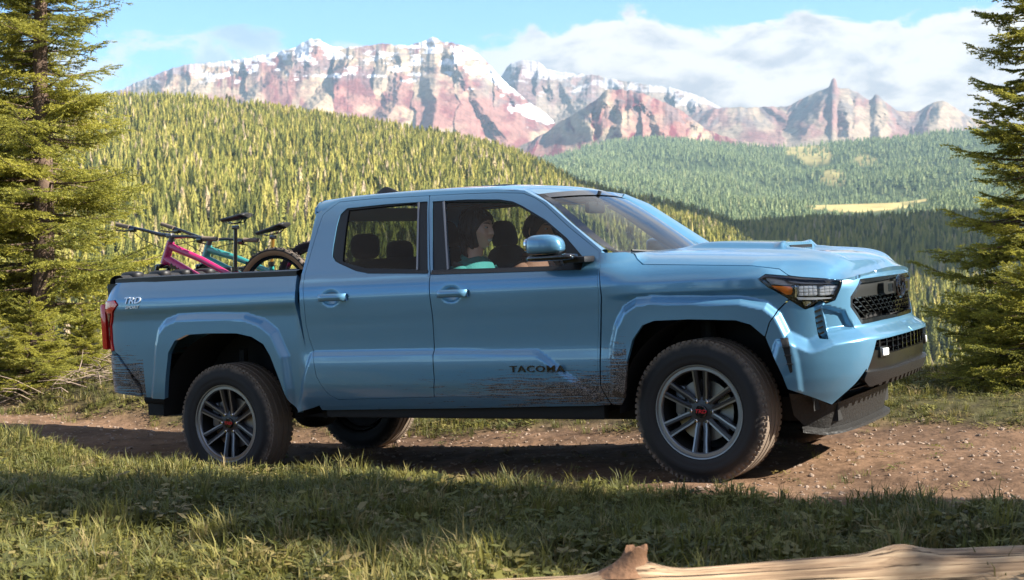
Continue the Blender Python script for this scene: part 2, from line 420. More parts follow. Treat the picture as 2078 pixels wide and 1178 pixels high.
def poly_inset(P, d):
    P = np.array(P, float); a = P - np.roll(P, 1, 0); b = np.roll(P, -1, 0) - P
    na = np.stack([a[:, 1], -a[:, 0]], 1); nb = np.stack([b[:, 1], -b[:, 0]], 1)
    na /= np.linalg.norm(na, axis=1)[:, None] + 1e-12; nb /= np.linalg.norm(nb, axis=1)[:, None] + 1e-12
    n = na + nb; n /= np.linalg.norm(n, axis=1)[:, None] + 1e-12
    area = .5 * np.sum(P[:, 0] * np.roll(P[:, 1], -1) - np.roll(P[:, 0], -1) * P[:, 1])
    return P - n * d * (1 if area > 0 else -1)
def ccw(P):
    P = np.array(P, float); a = .5 * np.sum(P[:, 0] * np.roll(P[:, 1], -1) - np.roll(P[:, 0], -1) * P[:, 1])
    return P if a > 0 else P[::-1].copy()

def panel(name, outline, surf, h=.02, holes=(), mat=None, parent=None, flange=.03, both=True, outward=None, label=None, edge_h=None, guide=()):
    """fill a 2-D outline, lift it with surf(p2) -> 3-D, add a flange that gives it thickness; both: also the mirrored twin"""
    eh = edge_h or h * .7
    rings = [resample(ccw(outline), eh, True)] + [resample(ccw(q), eh, True) for q in holes]
    g = [resample(np.array(q), eh) for q in guide]
    lo, hi = rings[0].min(0), rings[0].max(0)
    gx, gy = np.meshgrid(np.arange(lo[0] + h * .37, hi[0], h), np.arange(lo[1] + h * .41, hi[1], h))
    gx[1::2] += h * .5
    G = np.stack([gx.ravel(), gy.ravel()], 1)
    keep = sdist(G, rings[0]) > h * .35
    for q in rings[1:]: keep &= sdist(G, q) < -h * .35
    G = G[keep]
    pts = np.vstack(rings + [G]); edges = []; n = 0
    for r in rings:
        m = len(r); edges += [(n + i, n + (i + 1) % m) for i in range(m)]; n += m
    V, E, Fc, *_ = delaunay_2d_cdt([Vector(p) for p in pts], edges, [], 0, 1e-7)
    P2 = np.array([tuple(v) for v in V]); Fc = [f for f in Fc if len(f) == 3]
    cen = P2[np.array(Fc)].mean(1)
    ok = sdist(cen, rings[0]) > 0
    for q in rings[1:]: ok &= sdist(cen, q) < 0
    Fc = [f for f, k in zip(Fc, ok) if k]
    e = 1e-3
    X = surf(P2); du = (surf(P2 + [e, 0]) - surf(P2 - [e, 0])); dv = (surf(P2 + [0, e]) - surf(P2 - [0, e]))
    nr = np.cross(du, dv); nr /= np.linalg.norm(nr, axis=1)[:, None] + 1e-12
    ref = np.array([0, -1, 0.0]) if outward is None else np.array(outward, float)
    if (nr @ ref).mean() < 0: nr = -nr
    f0 = np.array(Fc); fn = np.cross(X[f0[:, 1]] - X[f0[:, 0]], X[f0[:, 2]] - X[f0[:, 0]])
    flip = (fn * nr[f0].mean(1)).sum(1) < 0
    f0[flip] = f0[flip][:, ::-1]
    # flange from the boundary edges
    from collections import Counter
    cnt = Counter()
    for a, b, c in f0:
        for q in ((a, b), (b, c), (c, a)): cnt[(min(q), max(q))] += 1
    VV = list(X); NN = list(nr); FF = [tuple(f) for f in f0]
    if flange:
        bd = {}
        for a, b, c in f0:
            for q in ((a, b), (b, c), (c, a)):
                if cnt[(min(q), max(q))] == 1:
                    ids = []
                    for k in q:
                        if k not in bd:
                            # a rounded lip, then straight in
                            bd[k] = (len(VV), len(VV) + 1); VV.append(X[k]); VV.append(X[k] - nr[k] * flange); NN += [None, None]
                        ids.append(bd[k])
                    FF.append((ids[1][0], ids[0][0], ids[0][1], ids[1][1]))
    me = bpy.data.meshes.new(name); me.from_pydata([tuple(v) for v in VV], [], [tuple(int(i) for i in f) for f in FF])
    me.shade_smooth()
    nrm = [(0, 0, 0) if q is None else tuple(q) for q in NN]
    # flange normals: left to Blender (zero vector keeps the automatic normal)
    me.normals_split_custom_set_from_vertices(nrm)
    o = link(name, me, parent, mat, label)
    if not both: return o
    m2 = bpy.data.meshes.new(name)
    m2.from_pydata([(v[0], -v[1], v[2]) for v in VV], [], [tuple(int(i) for i in f[::-1]) for f in FF]); m2.shade_smooth()
    m2.normals_split_custom_set_from_vertices([(q[0], -q[1], q[2]) for q in nrm])
    return o, link(name, m2, None, mat, label)

truck = empty('pickup_truck', 'dusty blue four-door pickup truck climbing the dirt track with bikes in its bed', 'pickup truck', M=TRUCK)

# ---- outlines read as points on the body
FL_F = px([(1237, 800), (1233, 745), (1235, 700), (1243, 660), (1261, 624), (1288, 605), (1320, 600), (1503, 601), (1557, 612), (1586, 636), (1608, 680), (1620, 730), (1628, 795), (1560, 830), (1300, 830)], .02)
FL_R = px([(303, 812), (307, 760), (311, 700), (317, 670), (333, 648), (357, 638), (400, 635), (496, 635), (533, 648), (560, 670), (584, 722), (594, 790), (598, 845), (450, 860), (310, 830)], .02)
ARCH_F = [(1597, 789), (1587, 762), (1570, 725), (1550, 683), (1523, 660), (1493, 651), (1400, 649), (1328, 652), (1304, 661), (1284, 691), (1273, 735), (1269, 795)]
ARCH_R = [(598, 838), (584, 818), (564, 767), (547, 723), (533, 699), (509, 684), (479, 677), (420, 677), (377, 680), (353, 692), (340, 716), (335, 764), (333, 811)]
ROCKER = px([(630, 715), (900, 711), (1082, 710), (1094, 713), (1106, 722), (1160, 763), (1214, 803), (1230, 850), (600, 850)])
SHELF = px([(1500, 860), (1540, 790), (1548, 720), (1558, 678), (1600, 668), (1643, 688), (1679, 673), (1746, 661)], .03)
SHELF = np.vstack([SHELF, [[-.05, SHELF[-1, 1]], [-.05, .2], [SHELF[0, 0], .2]]])
RECESS = px([(1662, 615), (1716, 629), (1735, 668), (1677, 676), (1672, 650)])
CUPS = [inv(670, 605, .0), inv(914, 597, .0)]
def detail(p):
    """what the base surface carries: flares, the lower door bulge, the bumper shelf, the recess beside the grille"""
    o = .043 * ss(-.004, .050, sdist(p, FL_F)) + .040 * ss(-.004, .050, sdist(p, FL_R))
    o += .017 * ss(-.004, .030, sdist(p, ROCKER))
    o2 = .075 * ss(0, .075, sdist(p, SHELF))
    o = np.maximum(o, o2) + .010 * ss(-.004, .03, sdist(p, FL_F))
    for c in CUPS: o -= .024 * np.exp(-(((p[:, 0] - c[0]) / .052) ** 2 + ((p[:, 1] - c[1]) / .036) ** 2) ** 1.6)
    o -= .030 * ss(0, .022, sdist(p, RECESS))
    return o
def body(p): return base(p, detail(p))
def off(o): return lambda p: base(p, o)

# ---- doors
RD = px([(655, 437), (661, 431), (689, 410), (760, 403), (872.5, 397), (872.5, 548), (873, 560), (877.5, 640), (881.5, 716), (884.5, 770), (884.5, 806), (780, 809), (690, 811), (669, 800), (655, 782), (645, 764), (637, 716), (628, 690), (621, 662), (617, 620), (616, 604), (618, 557), (630, 515), (645, 465)])
FD = px([(872.5, 397), (950, 393), (1010, 391), (1062, 392), (1085, 401), (1105, 414), (1154, 460), (1190, 489), (1217, 511), (1216, 600), (1214, 700), (1215, 780), (1209, 794), (1197, 803), (1100, 804), (884.5, 806), (884.5, 770), (881.5, 716), (877.5, 640), (873, 560), (872.5, 548)])
RH = px([(704, 423), (690, 436), (683, 460), (676, 500), (674, 521), (681, 532), (723, 551), (745, 555), (868, 554), (868, 409), (780, 415)])
RG = px([(709, 427), (849, 412), (846, 547), (745, 545), (696, 532), (701, 480)], -.012)
FH = px([(878, 409), (950, 405), (1013, 405), (1040, 409), (1060, 418), (1108, 447), (1150, 483), (1184, 523), (1181, 541), (1100, 546), (980, 551), (878, 554)])
FG = px([(899, 410), (1013, 409), (1038, 412), (1057, 420), (1104, 448), (1136, 476), (1150, 492), (1148, 539), (1100, 542), (1000, 545), (908, 546)], -.012)
DOORS = []
for out, hole, gl, gm in ((FD, FH, FG, M_GLASS), (RD, RH, RG, M_GLASSD)):
    d1, d2 = panel('door', poly_inset(ccw(out), .003), body, .016, [hole], M_PAINT, truck, .035)
    d2.parent = truck
    for d, k in ((d1, 0), (d2, 1)): DOORS.append(d)
    hi_ = poly_inset(ccw(hole), .001)
    a, b = panel('window_trim', hi_, off(-.007), .03, [gl], M_SEAM, d1, .02); b.parent = d2
    gi = poly_inset(ccw(gl), -.006)
    a, b = panel('window_glass', gi, off(-.016), .04, [], gm, d1, .004); b.parent = d2
fd1, fd2, rd1, rd2 = DOORS
# thin bright strip along the front edge of each window pane and the waist strip
def strip(pts_px, w, o, name, mat, par):
    P = px(pts_px); a = base(P, o); b = base(P, o - .012)
    m = MB(); t = np.gradient(P, axis=0); t /= np.linalg.norm(t, axis=1)[:, None]; n = np.stack([-t[:, 1], t[:, 0]], 1) * w / 2
    A, B = P + n, P - n
    rows = [base(A, o - .02), base(A, o), base(B, o), base(B, o - .02)]
    m.loft(rows); return fixn(m.build(name, mat, par, angle=30))
M_ALU = pmat('grey_window_edge', (.20, .21, .23), .35, metal=.5)
for pts_, par, par2 in (([(900, 409), (909, 547)], fd1, fd2), ([(849.5, 411), (846.5, 548)], rd1, rd2)):
    s1 = strip(pts_, .012, .002, 'window_edge', M_ALU, par); mirrored(s1, par2)
s1 = strip([(876, 553), (1000, 549), (1181, 543)], .026, .004, 'waist_strip', M_SEAM, fd1); mirrored(s1, fd2)
s1 = strip([(745, 552), (800, 552), (869, 552)], .018, .004, 'waist_strip', M_SEAM, rd1); mirrored(s1, rd2)

# ---- cab side: pillars, roof rail, sill
CABTOP = [(642, 434), (660, 425), (690, 405), (760, 398), (872, 392), (1000, 386), (1064, 387), (1108, 410), (1157, 453), (1195, 486), (1221, 508)]
CABO = px([(612, 557), (627, 500)] + CABTOP + [(1219, 600), (1217, 700), (1218, 784), (1240, 822), (1215, 823), (900, 829), (657, 832), (640, 790), (632, 760), (620, 705), (610, 640), (608, 600)])
DOORHOLE = np.vstack([px([(872.5, 397), (950, 393), (1010, 391), (1062, 392), (1085, 401), (1105, 414), (1154, 460), (1190, 489), (1216.5, 511.5), (1215.5, 600), (1213.5, 700), (1214.5, 780), (1209, 794), (1197, 803), (1100, 804), (884.5, 806)]),
                      px([(780, 809), (690, 811), (669, 800), (655, 782), (645, 764), (637, 716), (628, 690), (621, 662), (617, 620), (616, 604), (618, 557), (630, 515), (645, 465), (655, 437), (661, 431), (689, 410), (760, 403)])])
c1, c2 = panel('cab_side', CABO, body, .016, [DOORHOLE], M_PAINT, truck, .06); c2.parent = truck

# ---- front fender, bed side, bumper corner
FEN = px([(1220, 513), (1240, 512.5), (1270, 511.5), (1286, 515), (1293, 527), (1304, 537), (1400, 538), (1526, 539.5), (1582, 546.5), (1600, 560), (1553, 557), (1538, 567), (1561, 585), (1601, 607), (1578, 630)])
FEN = np.vstack([FEN, px([(1561, 655), (1552, 684)], .05), px(ARCH_F[4:], .05), px([(1262, 823), (1243, 822), (1220, 786), (1219.5, 700), (1221, 600)])])
f1, f2 = panel('fender', poly_inset(ccw(FEN), .002), body, .010, [], M_PAINT, truck, .03); f2.parent = truck
BED = np.vstack([px([(217, 576), (420, 566), (603, 558), (599, 590), (601, 628), (610, 665), (618, 697), (632, 760), (641, 785), (655, 821), (640, 827), (603, 838)]), px(ARCH_R, .046),
                 px([(292, 806), (286, 780), (262, 750), (242, 721), (233, 713), (230, 696), (228, 662), (231, 637), (240, 619), (235, 609.5), (215, 611.5), (214.5, 592)])])
b1, b2 = panel('bed_side', BED, body, .013, [], M_PAINT, truck, .035); b2.parent = truck
BC = px([(218, 722), (240, 722), (262, 753), (288, 795), (289, 805), (223, 796), (213, 766)])
q1, q2 = panel('rear_bumper_corner', BC, off(.012), .014, [], M_PAINT, truck, .05); q2.parent = truck
TLP = px([(214, 612.5), (233.5, 610), (239, 619), (229.5, 636.5), (226.5, 662), (228.5, 696), (231.5, 711), (221, 715), (216, 696), (211, 628)])
t1, t2 = panel('taillight', TLP, off(.010), .014, [], M_RED, truck, .04); t2.parent = truck
TLB = px([(221.5, 637), (227, 637), (225, 662), (227, 690), (219, 690), (219, 660)])
a, b = panel('dark_lens', TLB, off(.016), .014, [], M_GLOSSBLACK, t1, .006); b.parent = t2
# rail caps on the bed sides
RAIL = px([(217, 575), (300, 570), (420, 564.5), (603, 557)])
def rail_cap():
    R3 = base(RAIL, -.005); R3 = resample(R3, .1)
    m = MB(); rows = []
    for dy, dz in ((-.012, -.012), (-.012, .022), (.03, .030), (.085, .028), (.095, .0)):
        rows.append(R3 + np.array([0, dy, dz]))
    m.loft(rows)
    o = fixn(m.build('bed_rail_cap', M_BLACK, truck)); mirrored(o); return R3
RAIL3 = rail_cap()
# inner bed: walls, floor, headboard, tailgate
def bed_box():
    m = MB(); zt = 1.285; zf = .955; x0, x1 = -1.0, .70; yo, yi = .86, .80
    for s in (-1, 1):
        m.box(((x0 + x1) / 2, s * .82, (zt + zf) / 2), (x1 - x0, .05, zt - zf))
        m.box((.0, s * .68, zf + .07), (1.0, .26, .14), bev=.04)
    m.box((x1 - .02, 0, (zt + zf) / 2), (.04, 1.66, zt - zf)); m.box(((x0 + x1) / 2, 0, zf), (x1 - x0, 1.7, .05))
    for k in range(9): m.box(((x0 + x1) / 2, -.56 + k * .14, zf + .03), (x1 - x0 - .1, .06, .015))
    m.build('bed_liner', M_BLACK, truck, angle=30)
bed_box()
def tailgate():
    m = MB(); m.box((-1.015, 0, 1.0), (.05, 1.62, .50), bev=.015)
    m.box((-1.045, 0, 1.10), (.02, 1.0, .16), bev=.008); m.box((-1.015, 0, 1.262), (.075, 1.60, .03), bev=.01)
    t = m.build('tailgate', M_PAINT, truck, angle=30)
    m = MB(); m.box((-1.052, 0, 1.20), (.03, .30, .05), bev=.01); m.build('tailgate_handle', M_BLACK, t)
    m = MB(); m.box((-1.02, 0, .64), (.12, 1.52, .17), bev=.03); m.box((-1.06, 0, .735), (.13, 1.0, .03), bev=.01)
    m.build('rear_bumper', M_BLACK, truck, angle=30)
    for s in (-1, 1):
        m = MB(); m.box((-1.06, s * .80, .99), (.05, .10, .32), bev=.02); m.build('rear_lamp_face', M_RED, (t1, t2)[s > 0])
tailgate()

# ---- bed / cab gap filler and rear cab wall with its window
def cab_rear():
    m = MB(); rows = []
    for z, x, y in ((.50, .80, .86), (1.24, .735, .865), (1.30, .742, .86), (1.50, .765, .775), (1.66, .785, .71)):
        rows.append([(x, -y, z), (x - .015, -y * .5, z), (x - .02, 0, z), (x - .015, y * .5, z), (x, y, z)])
    # leave the window open: wall in four pieces round it
    W = lambda y, z: (float(np.interp(z, [.5, 1.24, 1.3, 1.5, 1.66], [.80, .735, .742, .765, .785])), y, z)
    def piece(y0, y1, z0, z1):
        ys = np.linspace(y0, y1, 6); zs = np.linspace(z0, z1, 4); m.loft([[W(y, z) for y in ys] for z in zs])
    piece(-.85, .85, .5, 1.29); piece(-.70, .70, 1.61, 1.70)
    for s in (-1, 1):
        zs = np.linspace(1.29, 1.61, 5); ye = np.interp(zs, [1.29, 1.5, 1.66], [.85, .775, .71])
        m.loft([[W(s * .60, z), W(s * e, z)] for z, e in zip(zs, ye)])
    m.build('cab_rear_wall', M_PAINT, truck)
    m = MB(); m.loft([[W(y, z) for y in np.linspace(-.6, .6, 5)] for z in (1.29, 1.45, 1.61)])
    m.build('rear_window', M_GLASSD, truck)
cab_rear()

# ---- roof, pillars, windshield
E0p = px(CABTOP[:7]); E0 = base(E0p, 0)
E1px = [(642, 409), (723, 398), (816, 389.5), (908, 383), (1000, 380), (1062, 383)]
E1 = np.array([bp(u, v, -.60) for u, v in E1px])
WTN = np.array([bp(u, v, y) for u, v, y in ((1090, 396, -.60), (1110, 408, -.612), (1123, 418, -.62), (1147, 440, -.64), (1170, 462, -.66), (1213, 495, -.70), (1234, 509, -.715))])
def roof():
    xs = np.linspace(E0[0, 0], 2.10, 30); rows = []
    e0 = np.array([np.interp(xs, E0[:, 0], E0[:, k]) for k in range(3)]).T
    e1z = np.interp(xs, E1[:, 0], E1[:, 2]); e1z += -.0
    for i, x in enumerate(xs):
        a = e0[i]; z1 = e1z[i]
        h0 = a[2]; r = [a]
        r.append((x, a[1] + .008, h0 + (z1 - h0) * .45)); r.append((x, a[1] + (-.60 - a[1]) * .45, h0 + (z1 - h0) * .85))
        r.append((x, -.60, z1)); r.append((x, -.45, z1 + .012)); r.append((x, -.25, z1 + .022)); r.append((x, 0, z1 + .026))
        rows.append(r)
    # the front edge curves down to the windshield header
    hx, hz = WTN[0, 0], WTN[0, 2]
    ed = base(E0p[-1:], 0)[0]
    for t in (.33, .66, 1.0):
        r = []
        for j, p in enumerate(rows[29]):
            ye = p[1]; k = abs(ye) / .60
            tx = hx + .075 * (1 - min(1, k) ** 2); tz = hz + .026 * (1 - min(1, k) ** 2)
            if j < 3: tx, tz, ty = (ed[0] + (hx - ed[0]) * j / 3, ed[2] + (hz - ed[2]) * j / 3 + .006 * j, ed[1] + (-.60 - ed[1]) * j / 3)
            else: ty = ye
            r.append((p[0] + (tx - p[0]) * t, p[1] + (ty - p[1]) * t, p[2] + (tz - p[2]) * (t ** 1.8)))
        rows.append(r)
    full = [list(r) + [(p[0], -p[1], p[2]) for p in r[-2::-1]] for r in rows]
    m = MB(); m.loft(full); o = fixn(m.build('roof', M_PAINT, truck, angle=50))
    md = o.modifiers.new('sub', 'SUBSURF'); md.levels = 1; md.render_levels = 2
    # rear lip under the roof's end
    m = MB(); r0 = full[0]; m.loft([r0, [(p[0] - .012, p[1], p[2] - .004) for p in r0], [(p[0] + .004, p[1], max(p[2] - .05, E0[0, 2] - .01)) for p in r0]]); m.build('roof_lip', M_PAINT, o)
    # sliding roof panel and fin
    m = MB(); m.box((1.62, 0, 1.762), (.62, .72, .02), bev=.008); m.build('sunroof', M_GLOSSBLACK, o)
    m = MB(); zz = 1.785
    prof_ = [(.70, .0), (.735, .035), (.775, .055), (.80, .058), (.835, .045), (.90, .015), (.93, .0)]
    rows = []
    for y, k in ((-.028, .0), (-.022, .55), (-.008, 1.0), (.008, 1.0), (.022, .55), (.028, .0)):
        rows.append([(x, y, zz + z * k) for x, z in prof_])
    m.loft(rows); fixn(m.build('roof_antenna', M_BLACK, o))
    # A pillar between door line and windshield edge
    A0 = resample(base(px(CABTOP[6:]), 0), .04); A0 = resample(A0, .02)
    n = 24; tA = np.linspace(0, 1, n)
    def rs(P, n):
        P = np.array(P); d = np.r_[0, np.cumsum(np.linalg.norm(np.diff(P, axis=0), axis=1))]; s = np.linspace(0, d[-1], n); return np.stack([np.interp(s, d, P[:, k]) for k in range(3)], 1)
    a = rs(A0, n); b = rs(np.vstack([WTN[0] + [-.0, -.002, .002], WTN[1:]]), n)
    rows = []
    for t in np.linspace(0, 1, 6):
        bulge = math.sin(t * math.pi) * .014
        rows.append(a * (1 - t) + b * t + np.array([.4, -.6, .5]) * bulge)
    rows.append(b + [-.03, .05, -.035]); rows.append(b + [-.10, .05, -.06])
    m = MB(); m.loft(rows); p = fixn(m.build('windshield_pillar', M_PAINT, truck, angle=60)); mirrored(p)
    # windshield
    top = np.array([(hx + .075 * (1 - (y / .6) ** 2), y, hz + .026 * (1 - (y / .6) ** 2)) for y in np.linspace(-.6, .6, 25)])
    bot = np.array([(2.80 + .20 * (1 - (y / .715) ** 2), y, 1.296 - .045 * (1 - (y / .715) ** 2)) for y in np.linspace(-.715, .715, 25)])
    bot[0] = WTN[-1]; bot[-1] = WTN[-1] * [1, -1, 1]
    rows = []; tv = np.linspace(0, 1, 14)
    side = rs(WTN, 14)
    for i, t in enumerate(tv):
        r = top * (1 - t) + bot * t
        sh = side[i] - r[0]
        w = np.linspace(-1, 1, 25)[:, None]
        r = r + np.abs(w) ** 2 * np.where(w < 0, sh[None] , (sh * [1, -1, 1])[None])
        r[:, 0] += math.sin(math.pi * t) * .03 * (1 - w[:, 0] ** 4); r[:, 2] += math.sin(math.pi * t) * .012 * (1 - w[:, 0] ** 4)
        rows.append(r)
    m = MB(); m.loft(rows); ws = fixn(m.build('windshield', M_WSHIELD, truck, angle=80))
    # black border printed round the glass
    m = MB(); e = .003
    R = [np.array(r) + [.004, 0, .004] for r in rows]
    m.loft([r[:2] for r in R]); m.loft([r[-2:] for r in R]); m.loft(R[:2]); m.loft(R[-2:])
    m.build('glass_border', M_GLOSSBLACK, ws, angle=80)
    # wipers and cowl
    m = MB()
    m.loft([[(p[0] - .02, p[1], p[2] - .03) for p in bot], [(p[0] + .10, p[1] * 1.02, p[2] - .028) for p in bot], [(p[0] + .22, p[1] * 1.03, p[2] - .05) for p in bot]])
    m.build('cowl', M_BLACK, truck)
    for y0, y1 in ((-.62, -.02), (.05, .60)):
        m = MB(); P = []
        for t in np.linspace(0, 1, 8):
            y = y0 + (y1 - y0) * t; P.append((2.83 + .19 * (1 - (y / .715) ** 2) + .0, y, 1.305 - .045 * (1 - (y / .715) ** 2) + .022 + .01 * t))
        m.tube(P, .008, 6); m.tube([(P[-1][0] + .04, P[-1][1], P[-1][2] - .02), P[4]], .009, 6); m.build('wiper', M_BLACK, ws)
    return full
ROOF = roof()

# ---- hood
def hood_z(p):
    x = p[:, 0]; y = np.abs(p[:, 1])
    crest = cspl([2.7, 2.92, 3.3, 3.84, 4.0, 4.10, 4.16, 4.23], [1.325, 1.307, 1.288, 1.245, 1.222, 1.192, 1.152, 1.120])(x + .10 * (y / .6) ** 2 * ss(3.9, 4.1, x))
    ye = np.interp(x, HGE[:, 0], HGE[:, 1]); ze = np.interp(x, HGE[:, 0], HGE[:, 2]) - .001
    w = np.clip((y - .48) / (ye - .48), 0, 1.15)
    z = crest - (crest - ze) * (.25 * w ** 1.5 + .75 * w ** 3.2)
    z += .012 * (1 - (y / .55) ** 2) * (y < .55)
    # twin ridges and the valley between them further forward
    z += .016 * np.exp(-((y - (.47 - .05 * (x - 3.6))) / .07) ** 2) * ss(3.2, 3.6, x) * (1 - ss(4.02, 4.14, x))
    # scoop plinth, its flanks running forward
    z += (.040 - .012 * ss(3.3, 2.95, x)) * ss(.34, .235, y) * ss(2.98, 3.18, x) * (1 - ss(3.66, 3.675, x))
    z += .020 * ss(.34, .27, y) * ss(.20, .27, y) * ss(3.6, 3.66, x) * (1 - ss(3.70, 3.95, x))
    return z
HGE = base(px([(1288, 515), (1294, 526), (1305, 536.5), (1400, 537.5), (1526, 539), (1582, 546), (1601, 560), (1630, 563.5), (1675, 566), (1706, 566)]), -.0)
HGE = np.vstack([HGE * [1, -1, 1], [[4.20, .60, 1.10]]]); HGE[0, 1] = .80
def hood_surf(p): return np.stack([p[:, 0], p[:, 1], hood_z(p)], 1)
def hood():
    g3 = base(px([(1288, 515), (1294, 526), (1305, 536.5), (1400, 537.5), (1526, 539), (1582, 546), (1601, 560), (1630, 563.5), (1675, 566)]), -.0)
    near = [(g[0], g[1]) for g in g3]
    fr = [(4.105, -.655), (4.145, -.59), (4.18, -.42), (4.196, -.2), (4.20, 0)]
    rear = [(3.02, 0), (3.0, -.25), (2.94, -.5), (2.87, -.70)]
    half = near + fr; out = [(2.87, -.70)] + half + [(x, -y) for x, y in half[-2::-1]] + [(2.87, .70), (2.94, .5), (3.0, .25), (3.02, 0), (3.0, -.25), (2.94, -.5)]
    o = panel('hood', poly_inset(ccw(out), .003), hood_surf, .022, [], M_PAINT, truck, .03, both=False, outward=(0, 0, 1))
    m = MB(); m.box((3.672, 0, 1.287), (.012, .40, .020)); m.build('scoop_opening', M_BLACK, o)
    # strip between hood and fender, below the gap
    m = MB(); m.loft([[(x, y + .05, z - .03) for x, y, z in g3], [(x, y - .01, z - .035) for x, y, z in g3]]); k = m.build('hood_gutter', M_DARK, truck); mirrored(k)
    return g3
HG = hood()
# ------------------------------------------------------------------ nose: bumper cover, grille, lamps
LAMP = px([(1538, 567.5), (1553, 557.5), (1600, 561), (1630, 564), (1709, 568), (1703, 588), (1694, 609), (1660, 612), (1651, 618), (1634, 627.5), (1622, 620), (1602, 607), (1561, 585)])
GRN = px([(1745, 567), (1726, 603), (1726, 623), (1749, 658)])
ZG0, ZG1 = .862, 1.098
OPN = px([(1777, 691), (1758, 754)], .07)
VENT = px([(1651.5, 623), (1656, 655), (1661.5, 687), (1675, 688), (1678.5, 673), (1673, 648), (1667, 620.5)])
BUMP = np.vstack([[(0, 1.130), (.2, 1.134), (.38, 1.140)], px([(1729, 548), (1710, 568), (1695, 609.5)]), VENT[::-1], px([(1634, 628.5), (1602, 609), (1579, 631)]), px([(1562, 655), (1553, 685), (1570, 725), (1587, 762), (1597, 789)], .05),
                  px([(1640, 804), (1684, 821), (1730, 778), (1751, 748)], .05), OPN[::-1], [(.3, .776), (0, .778), (0, ZG0), (.3, ZG0 + .002)], GRN[::-1], [(.3, ZG1), (0, ZG1)]])
u1, u2 = panel('front_bumper', poly_inset(ccw(BUMP), .0015), body, .009, [], M_PAINT, truck, .045); u2.parent = truck
grille = empty('grille', parent=truck)
GR = np.vstack([[(0, ZG1)], [(.3, ZG1)], GRN, [(.3, ZG0 + .002), (0, ZG0)]])
a, b = panel('grille_back', poly_inset(ccw(GR), -.012), off(-.075), .05, [], M_DARK, grille, .01); b.parent = grille
# black frame: a ring inside the opening
def ring(name, outer, w, o0, mat, par, par2=None, h=.03, center=True):
    inn = poly_inset(ccw(outer), w)
    if center:
        inn[:, 0] = np.where(np.abs(ccw(outer)[:, 0]) < 1e-6, 0, inn[:, 0])
        O = ccw(outer); k = [i for i in range(len(O)) if abs(O[i, 0]) < 1e-6]
        # open at the centre line: build as one C shaped polygon
        n = len(O); i0 = [i for i in k if abs(O[(i + 1) % n, 0]) > 1e-6][0]
        order = [(i0 + j) % n for j in range(n)]
        P = np.vstack([O[order], inn[order][::-1]])
        return panel(name, P, off(o0), h, [], mat, par, .03)
    return panel(name, outer, off(o0), h, [inn], mat, par, .03)
a, b = ring('grille_frame', GR, .022, -.006, M_GLOSSBLACK, grille); b.parent = grille
BAR = np.array([(0, 1.002), (.50, 1.000), (.595, .992), (.60, 1.030), (.535, 1.074), (0, 1.078)])
a, b = panel('sensor_bar', BAR, off(-.022), .03, [], M_GREYBAR, grille, .04); b.parent = grille
a, b = panel('emblem_plate', [(0, 1.000), (.26, .999), (.29, 1.012), (.29, 1.066), (0, 1.068)], off(.012), .03, [], M_GREYBAR, grille, .05); b.parent = grille
a, b = panel('dark_window', [(.115, 1.012), (.215, 1.012), (.215, 1.056), (.115, 1.056)], off(.0135), .03, [], M_GLOSSBLACK, grille, .003); b.parent = grille
def emblem():
    m = MB()
    def ell(cy, cz, a, b, r, x):
        P = [(x, cy + a * math.cos(t), cz + b * math.sin(t)) for t in np.linspace(0, 2 * math.pi, 41)]
        m.tube(P, r, 6, cap=False)
    X = 4.237; z = 1.036
    ell(0, z, .088, .060, .0075, X); ell(0, z + .018, .062, .026, .006, X); ell(0, z - .004, .026, .052, .006, X)
    m.build('emblem', M_GLOSSBLACK, grille)
emblem()
def frame_at(s, z, o):
    """point and axes (along the body, up, outward) on the base surface"""
    p = base(np.array([[s, z]]), o)[0]
    a = base(np.array([[s - .004, z]]), o)[0] - base(np.array([[s + .004, z]]), o)[0]; a /= np.linalg.norm(a)
    w = np.array([0, 0, 1.0]); n = np.cross(a, w); n /= np.linalg.norm(n)
    return p, np.stack([a, w, -n if n[0] < 0 and s < 1 else n], 1)
def grille_mesh():
    ins = poly_inset(ccw(GR), .026)
    m = MB(); pitch = .075
    for r, z in enumerate(np.arange(.874, 1.0, .0235)):
        for k in range(-1, 11):
            s = k * pitch + (r % 2) * pitch / 2
            if s < 0 or sdist(np.array([[s, z]]), ins)[0] < .012: continue
            p, A = frame_at(s, z, -.045)
            for ang, l, dx, dz in ((-28, .040, 0, 0), (0, .030, .030, .006)):
                c, q = math.cos(math.radians(ang)), math.sin(math.radians(ang))
                R = A @ np.array([[c, -q, 0], [q, c, 0], [0, 0, 1]])
                m.box(p + A @ np.array([dx, dz, 0]), (l, .0065, .05), R)
    a = m.build('grille_mesh', M_GLOSSBLACK, grille, smooth=False); b = mirrored(a); a['kind'] = b['kind'] = 'stuff'
grille_mesh()
# lower intake, plate with fog lamps, lip and air dam
OPEN = np.vstack([OPN, [(.35, .60), (0, .600), (0, .778), (.3, .776)]])
a, b = panel('lower_intake', poly_inset(ccw(OPEN), -.006), off(.015), .05, [], M_DARK, truck, .01); b.parent = truck; intake, intake2 = a, b
def intake_grid():
    m = MB()
    for z in (.715, .748):
        P = base(np.array([[s, z] for s in np.linspace(0, .52, 12)]), .045); m.tube(P, .006, 4)
    for s in np.arange(.05, .5, .085):
        p, A = frame_at(s, .735, .04); m.box(p, (.014, .085, .03), A)
    a = m.build('intake_grid', M_GLOSSBLACK, intake, smooth=False); b = mirrored(a, intake2); a['kind'] = b['kind'] = 'stuff'
intake_grid()
PL = np.vstack([px([(1776, 712), (1759, 753)], .075), [(.35, .598), (0, .602), (0, .690), (.36, .688), (.40, .706)]])
M_LOWER = pmat('satin_black_plate', (.007, .0068, .006), .3, coat=.3)
